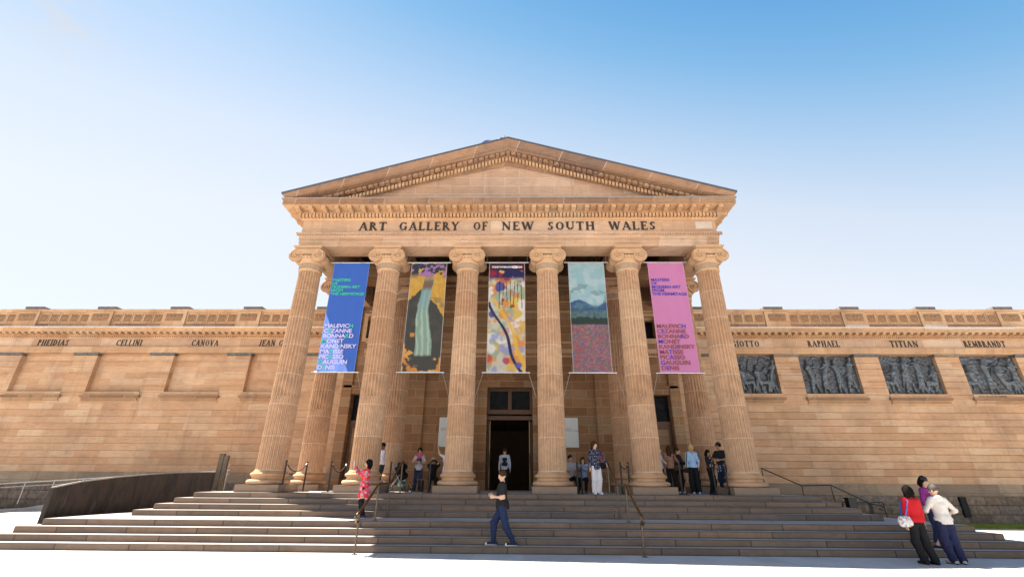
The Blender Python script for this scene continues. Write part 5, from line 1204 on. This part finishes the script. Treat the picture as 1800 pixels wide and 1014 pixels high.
# woman in navy
p = person('woman in navy dotted jacket and white trousers at the top of the right handrail', (3.10, -.72, 1.28), 14, 1.68, 'light', ('pony', 'brown'), twist=-4, head=(32, 0), hl=(.36, -.14, 1.00), el=(.6, .7, -.3), hr=(-.24, -.03, .80), fl=(.09, -.01, 0), fr=(-.08, .02, 0), fem=True, top=navy, arms='long', hem=.80, legs=fabric((.60, .58, .60)), leg='wide', shoe=(.5, .5, .52, 1), h=.0095, toe=8)
W_ = p['u']
bagmesh('shoulder_bag', 'small dark bag on a reddish strap carried by the woman in the navy jacket', W_((.24, -.02, .82)), 14, (.2, .12, .22), blk, [W_((.23, -.03, 1.0)), W_((.17, -.13, 1.2)), W_((.11, -.12, 1.40)), W_((.10, .0, 1.47)), W_((.13, .12, 1.38)), W_((.2, .12, 1.15)), W_((.24, .05, 1.0))], fabric((.30, .06, .08)))
# waiting group at the right
GR = 'visitors waiting together right of the fifth column'
person('person in a pale blue t-shirt with folded arms, half hidden by the fifth column', (5.98, 1.6, 1.28), 70, 1.66, 'light', ('short', 'brown'), hl=(-.05, -.22, 1.12), hr=(.05, -.24, 1.12), el=(.9, -.2, -.5), er=(-.9, -.2, -.5), top=fabric((.24, .40, .54)), legs=blk, group=GR, h=.012)
p = person('brown-haired woman in a rust dotted blouse, seen from behind beside the fifth column', (6.30, 1.4, 1.28), 160, 1.68, 'light', ('long', 'brown'), hl=(.25, -.05, .8), hr=(-.22, -.30, 1.18), er=(-.6, .4, -.8), fem=True, top=fabric((.26, .13, .09), 'dots', (.50, .36, .28), 34), arms='long', legs=blk, group=GR, h=.012)
bagmesh('handbag', 'brown handbag at the hip of the woman in the rust dotted blouse', (6.52, 1.22, 2.08), 150, (.26, .12, .22), fabric((.07, .035, .02)), [(6.44, 1.24, 2.28), (6.4, 1.22, 2.55), (6.44, 1.3, 2.70), (6.5, 1.4, 2.6), (6.56, 1.3, 2.28)], 'black_rubber')
person('person in a dark suit with a white collar, facing right between two women', (6.67, 1.5, 1.28), 75, 1.64, 'light', ('short', 'brown'), hl=(.1, -.26, 1.12), hr=(-.05, -.30, 1.20), el=(.8, .5, -.6), er=(-.8, .5, -.6), top=fabric((.02, .018, .025)), arms='long', hem=.78, legs=blk, group=GR, h=.012, shoe=(.5, .5, .5))
p = person('blonde woman in a light blue blouse and black trousers, back to the camera', (6.97, .9, 1.28), 176, 1.72, 'light', ('pony', 'blonde'), hl=(.24, -.02, .84), hr=(-.22, -.1, .90), fem=True, top=fabric((.30, .46, .66)), arms='long', hem=.92, legs=blk, leg='wide', shoe=(.5, .5, .5, 1), group=GR, h=.0105)
bagmesh('handbag', 'small black handbag held low by the blonde woman in the light blue blouse', (6.70, .82, 2.0), 0, (.18, .1, .18), blk, [(6.70, .84, 2.16), (6.75, .80, 2.5), (6.80, .84, 2.72)], 'black_rubber')
person('man in a deep blue shirt behind the blonde woman, looking at a leaflet', (7.38, 1.9, 1.28), -35, 1.70, 'tan', ('short', 'black'), head=(10, 14), hl=(.05, -.30, 1.12), hr=(-.1, -.30, 1.12), top=fabric((.06, .10, .26)), arms='long', hem=.86, legs=blk, group=GR, h=.012)
person('short dark-haired woman in black facing the man in the cap', (7.72, 1.2, 1.28), 40, 1.54, 'tan', ('long', 'black'), head=(-20, 0), hl=(.1, -.24, 1.15), hr=(-.08, -.26, 1.1), fem=True, top=fabric((.02, .02, .025), 'dots', (.4, .4, .42), 7), arms='long', legs=blk, group=GR, h=.012)
p = person('man in a black cap with a blue shirt tied round his waist', (8.10, 1.05, 1.28), -62, 1.80, 'tan', ('short', 'black'), head=(0, 8), hl=(.16, -.24, 1.14), hr=(-.14, -.26, 1.16), el=(.9, .3, -.7), er=(-.9, .3, -.7), top=fabric((.022, .024, .028)), arms='short', hem=.90, legs=fabric((.02, .026, .05)), hat='cap', heavy=1.08, group=GR, h=.011)
F = Field((-.3, -.3, .7), (.3, .3, 1.15), .012); F.ell((0, 0, .97), (.185, .145, .05), None, .02); F.ell((0, 0, .97), (.16, .12, .2), None, .01, sub=True); F.cap((.05, -.14, .95), (.07, -.16, .78), .025, .03, .02); F.cap((-.03, -.14, .95), (-.05, -.16, .76), .025, .03, .02); F.wrinkle(.005, 4); V, Q = F.mesh(); npmesh('waist_shirt', V*1.03, Q, fabric((.18, .30, .52)), p['root'])
F = Field((-.15, -.25, 1.45), (.15, .1, 1.75), .01); ms = p['ul']
# foreground trio
red = fabric((.46, .014, .02)); 
p = person('woman in a red sweater and black trousers, seen from behind at the right', (9.64, -5.50, 0), 188, 1.60, 'asian', ('bob', 'black'), twist=-6, head=(-26, 4), side=-2, hl=(.22, -.06, .85), hr=(-.24, -.03, .80), fl=(.10, .0, 0), fr=(-.12, .06, 0), fem=True, top=red, arms='long', hem=.92, legs=blk, leg='wide', heavy=1.06, h=.0085, shoe=(.02, .015, .012))
W_ = p['u']; pos = W_((.27, .02, .80))
bagmesh('shoulder_bag', 'white floral bag on a blue strap worn by the woman in the red sweater', pos, 188, (.26, .14, .24), fabric((.55, .55, .54), 'patches', ((.5, .2, .2), (.2, .35, .45), (.5, .5, .48)), 22), [W_((.27, .02, .98)), W_((.235, .11, 1.2)), W_((.16, .12, 1.40)), W_((.15, .0, 1.475)), W_((.17, -.12, 1.38)), W_((.26, -.08, 1.05))], fabric((.05, .14, .50)))
p = person('grey-haired woman in a white hooded top and navy trousers, seen from behind', (10.36, -5.42, 0), 172, 1.62, 'light', ('short', 'grey'), twist=4, head=(24, 6), lean=2, hl=(.20, -.28, 1.12), hr=(-.20, -.18, 1.06), el=(.8, .8, -.5), er=(-.9, .6, -.5), fl=(.10, .02, 0), fr=(-.11, .0, 0), fem=True, top=fabric((.62, .58, .54)), arms='long', hem=.86, legs=fabric((.018, .022, .06)), leg='wide', heavy=1.12, h=.0085, shoe=(.45, .36, .33), toe=18, hood=True)
person('person in a purple jacket and black beanie standing beyond the white hooded top', (11.05, -4.33, .16), 20, 1.66, 'light', ('bob', 'black'), head=(-20, 12), hl=(.42, -.06, .86), hr=(-.26, -.16, .95), fl=(.10, -.04, 0), fr=(-.12, .04, 0), top=fabric((.22, .03, .17), 'dots', (.30, .08, .25), 30), arms='long', hem=.84, legs=jeans, leg='trousers', ankle=.2, hat='beanie', shoe=(.02, .025, .05, 1), h=.0095, fem=True)
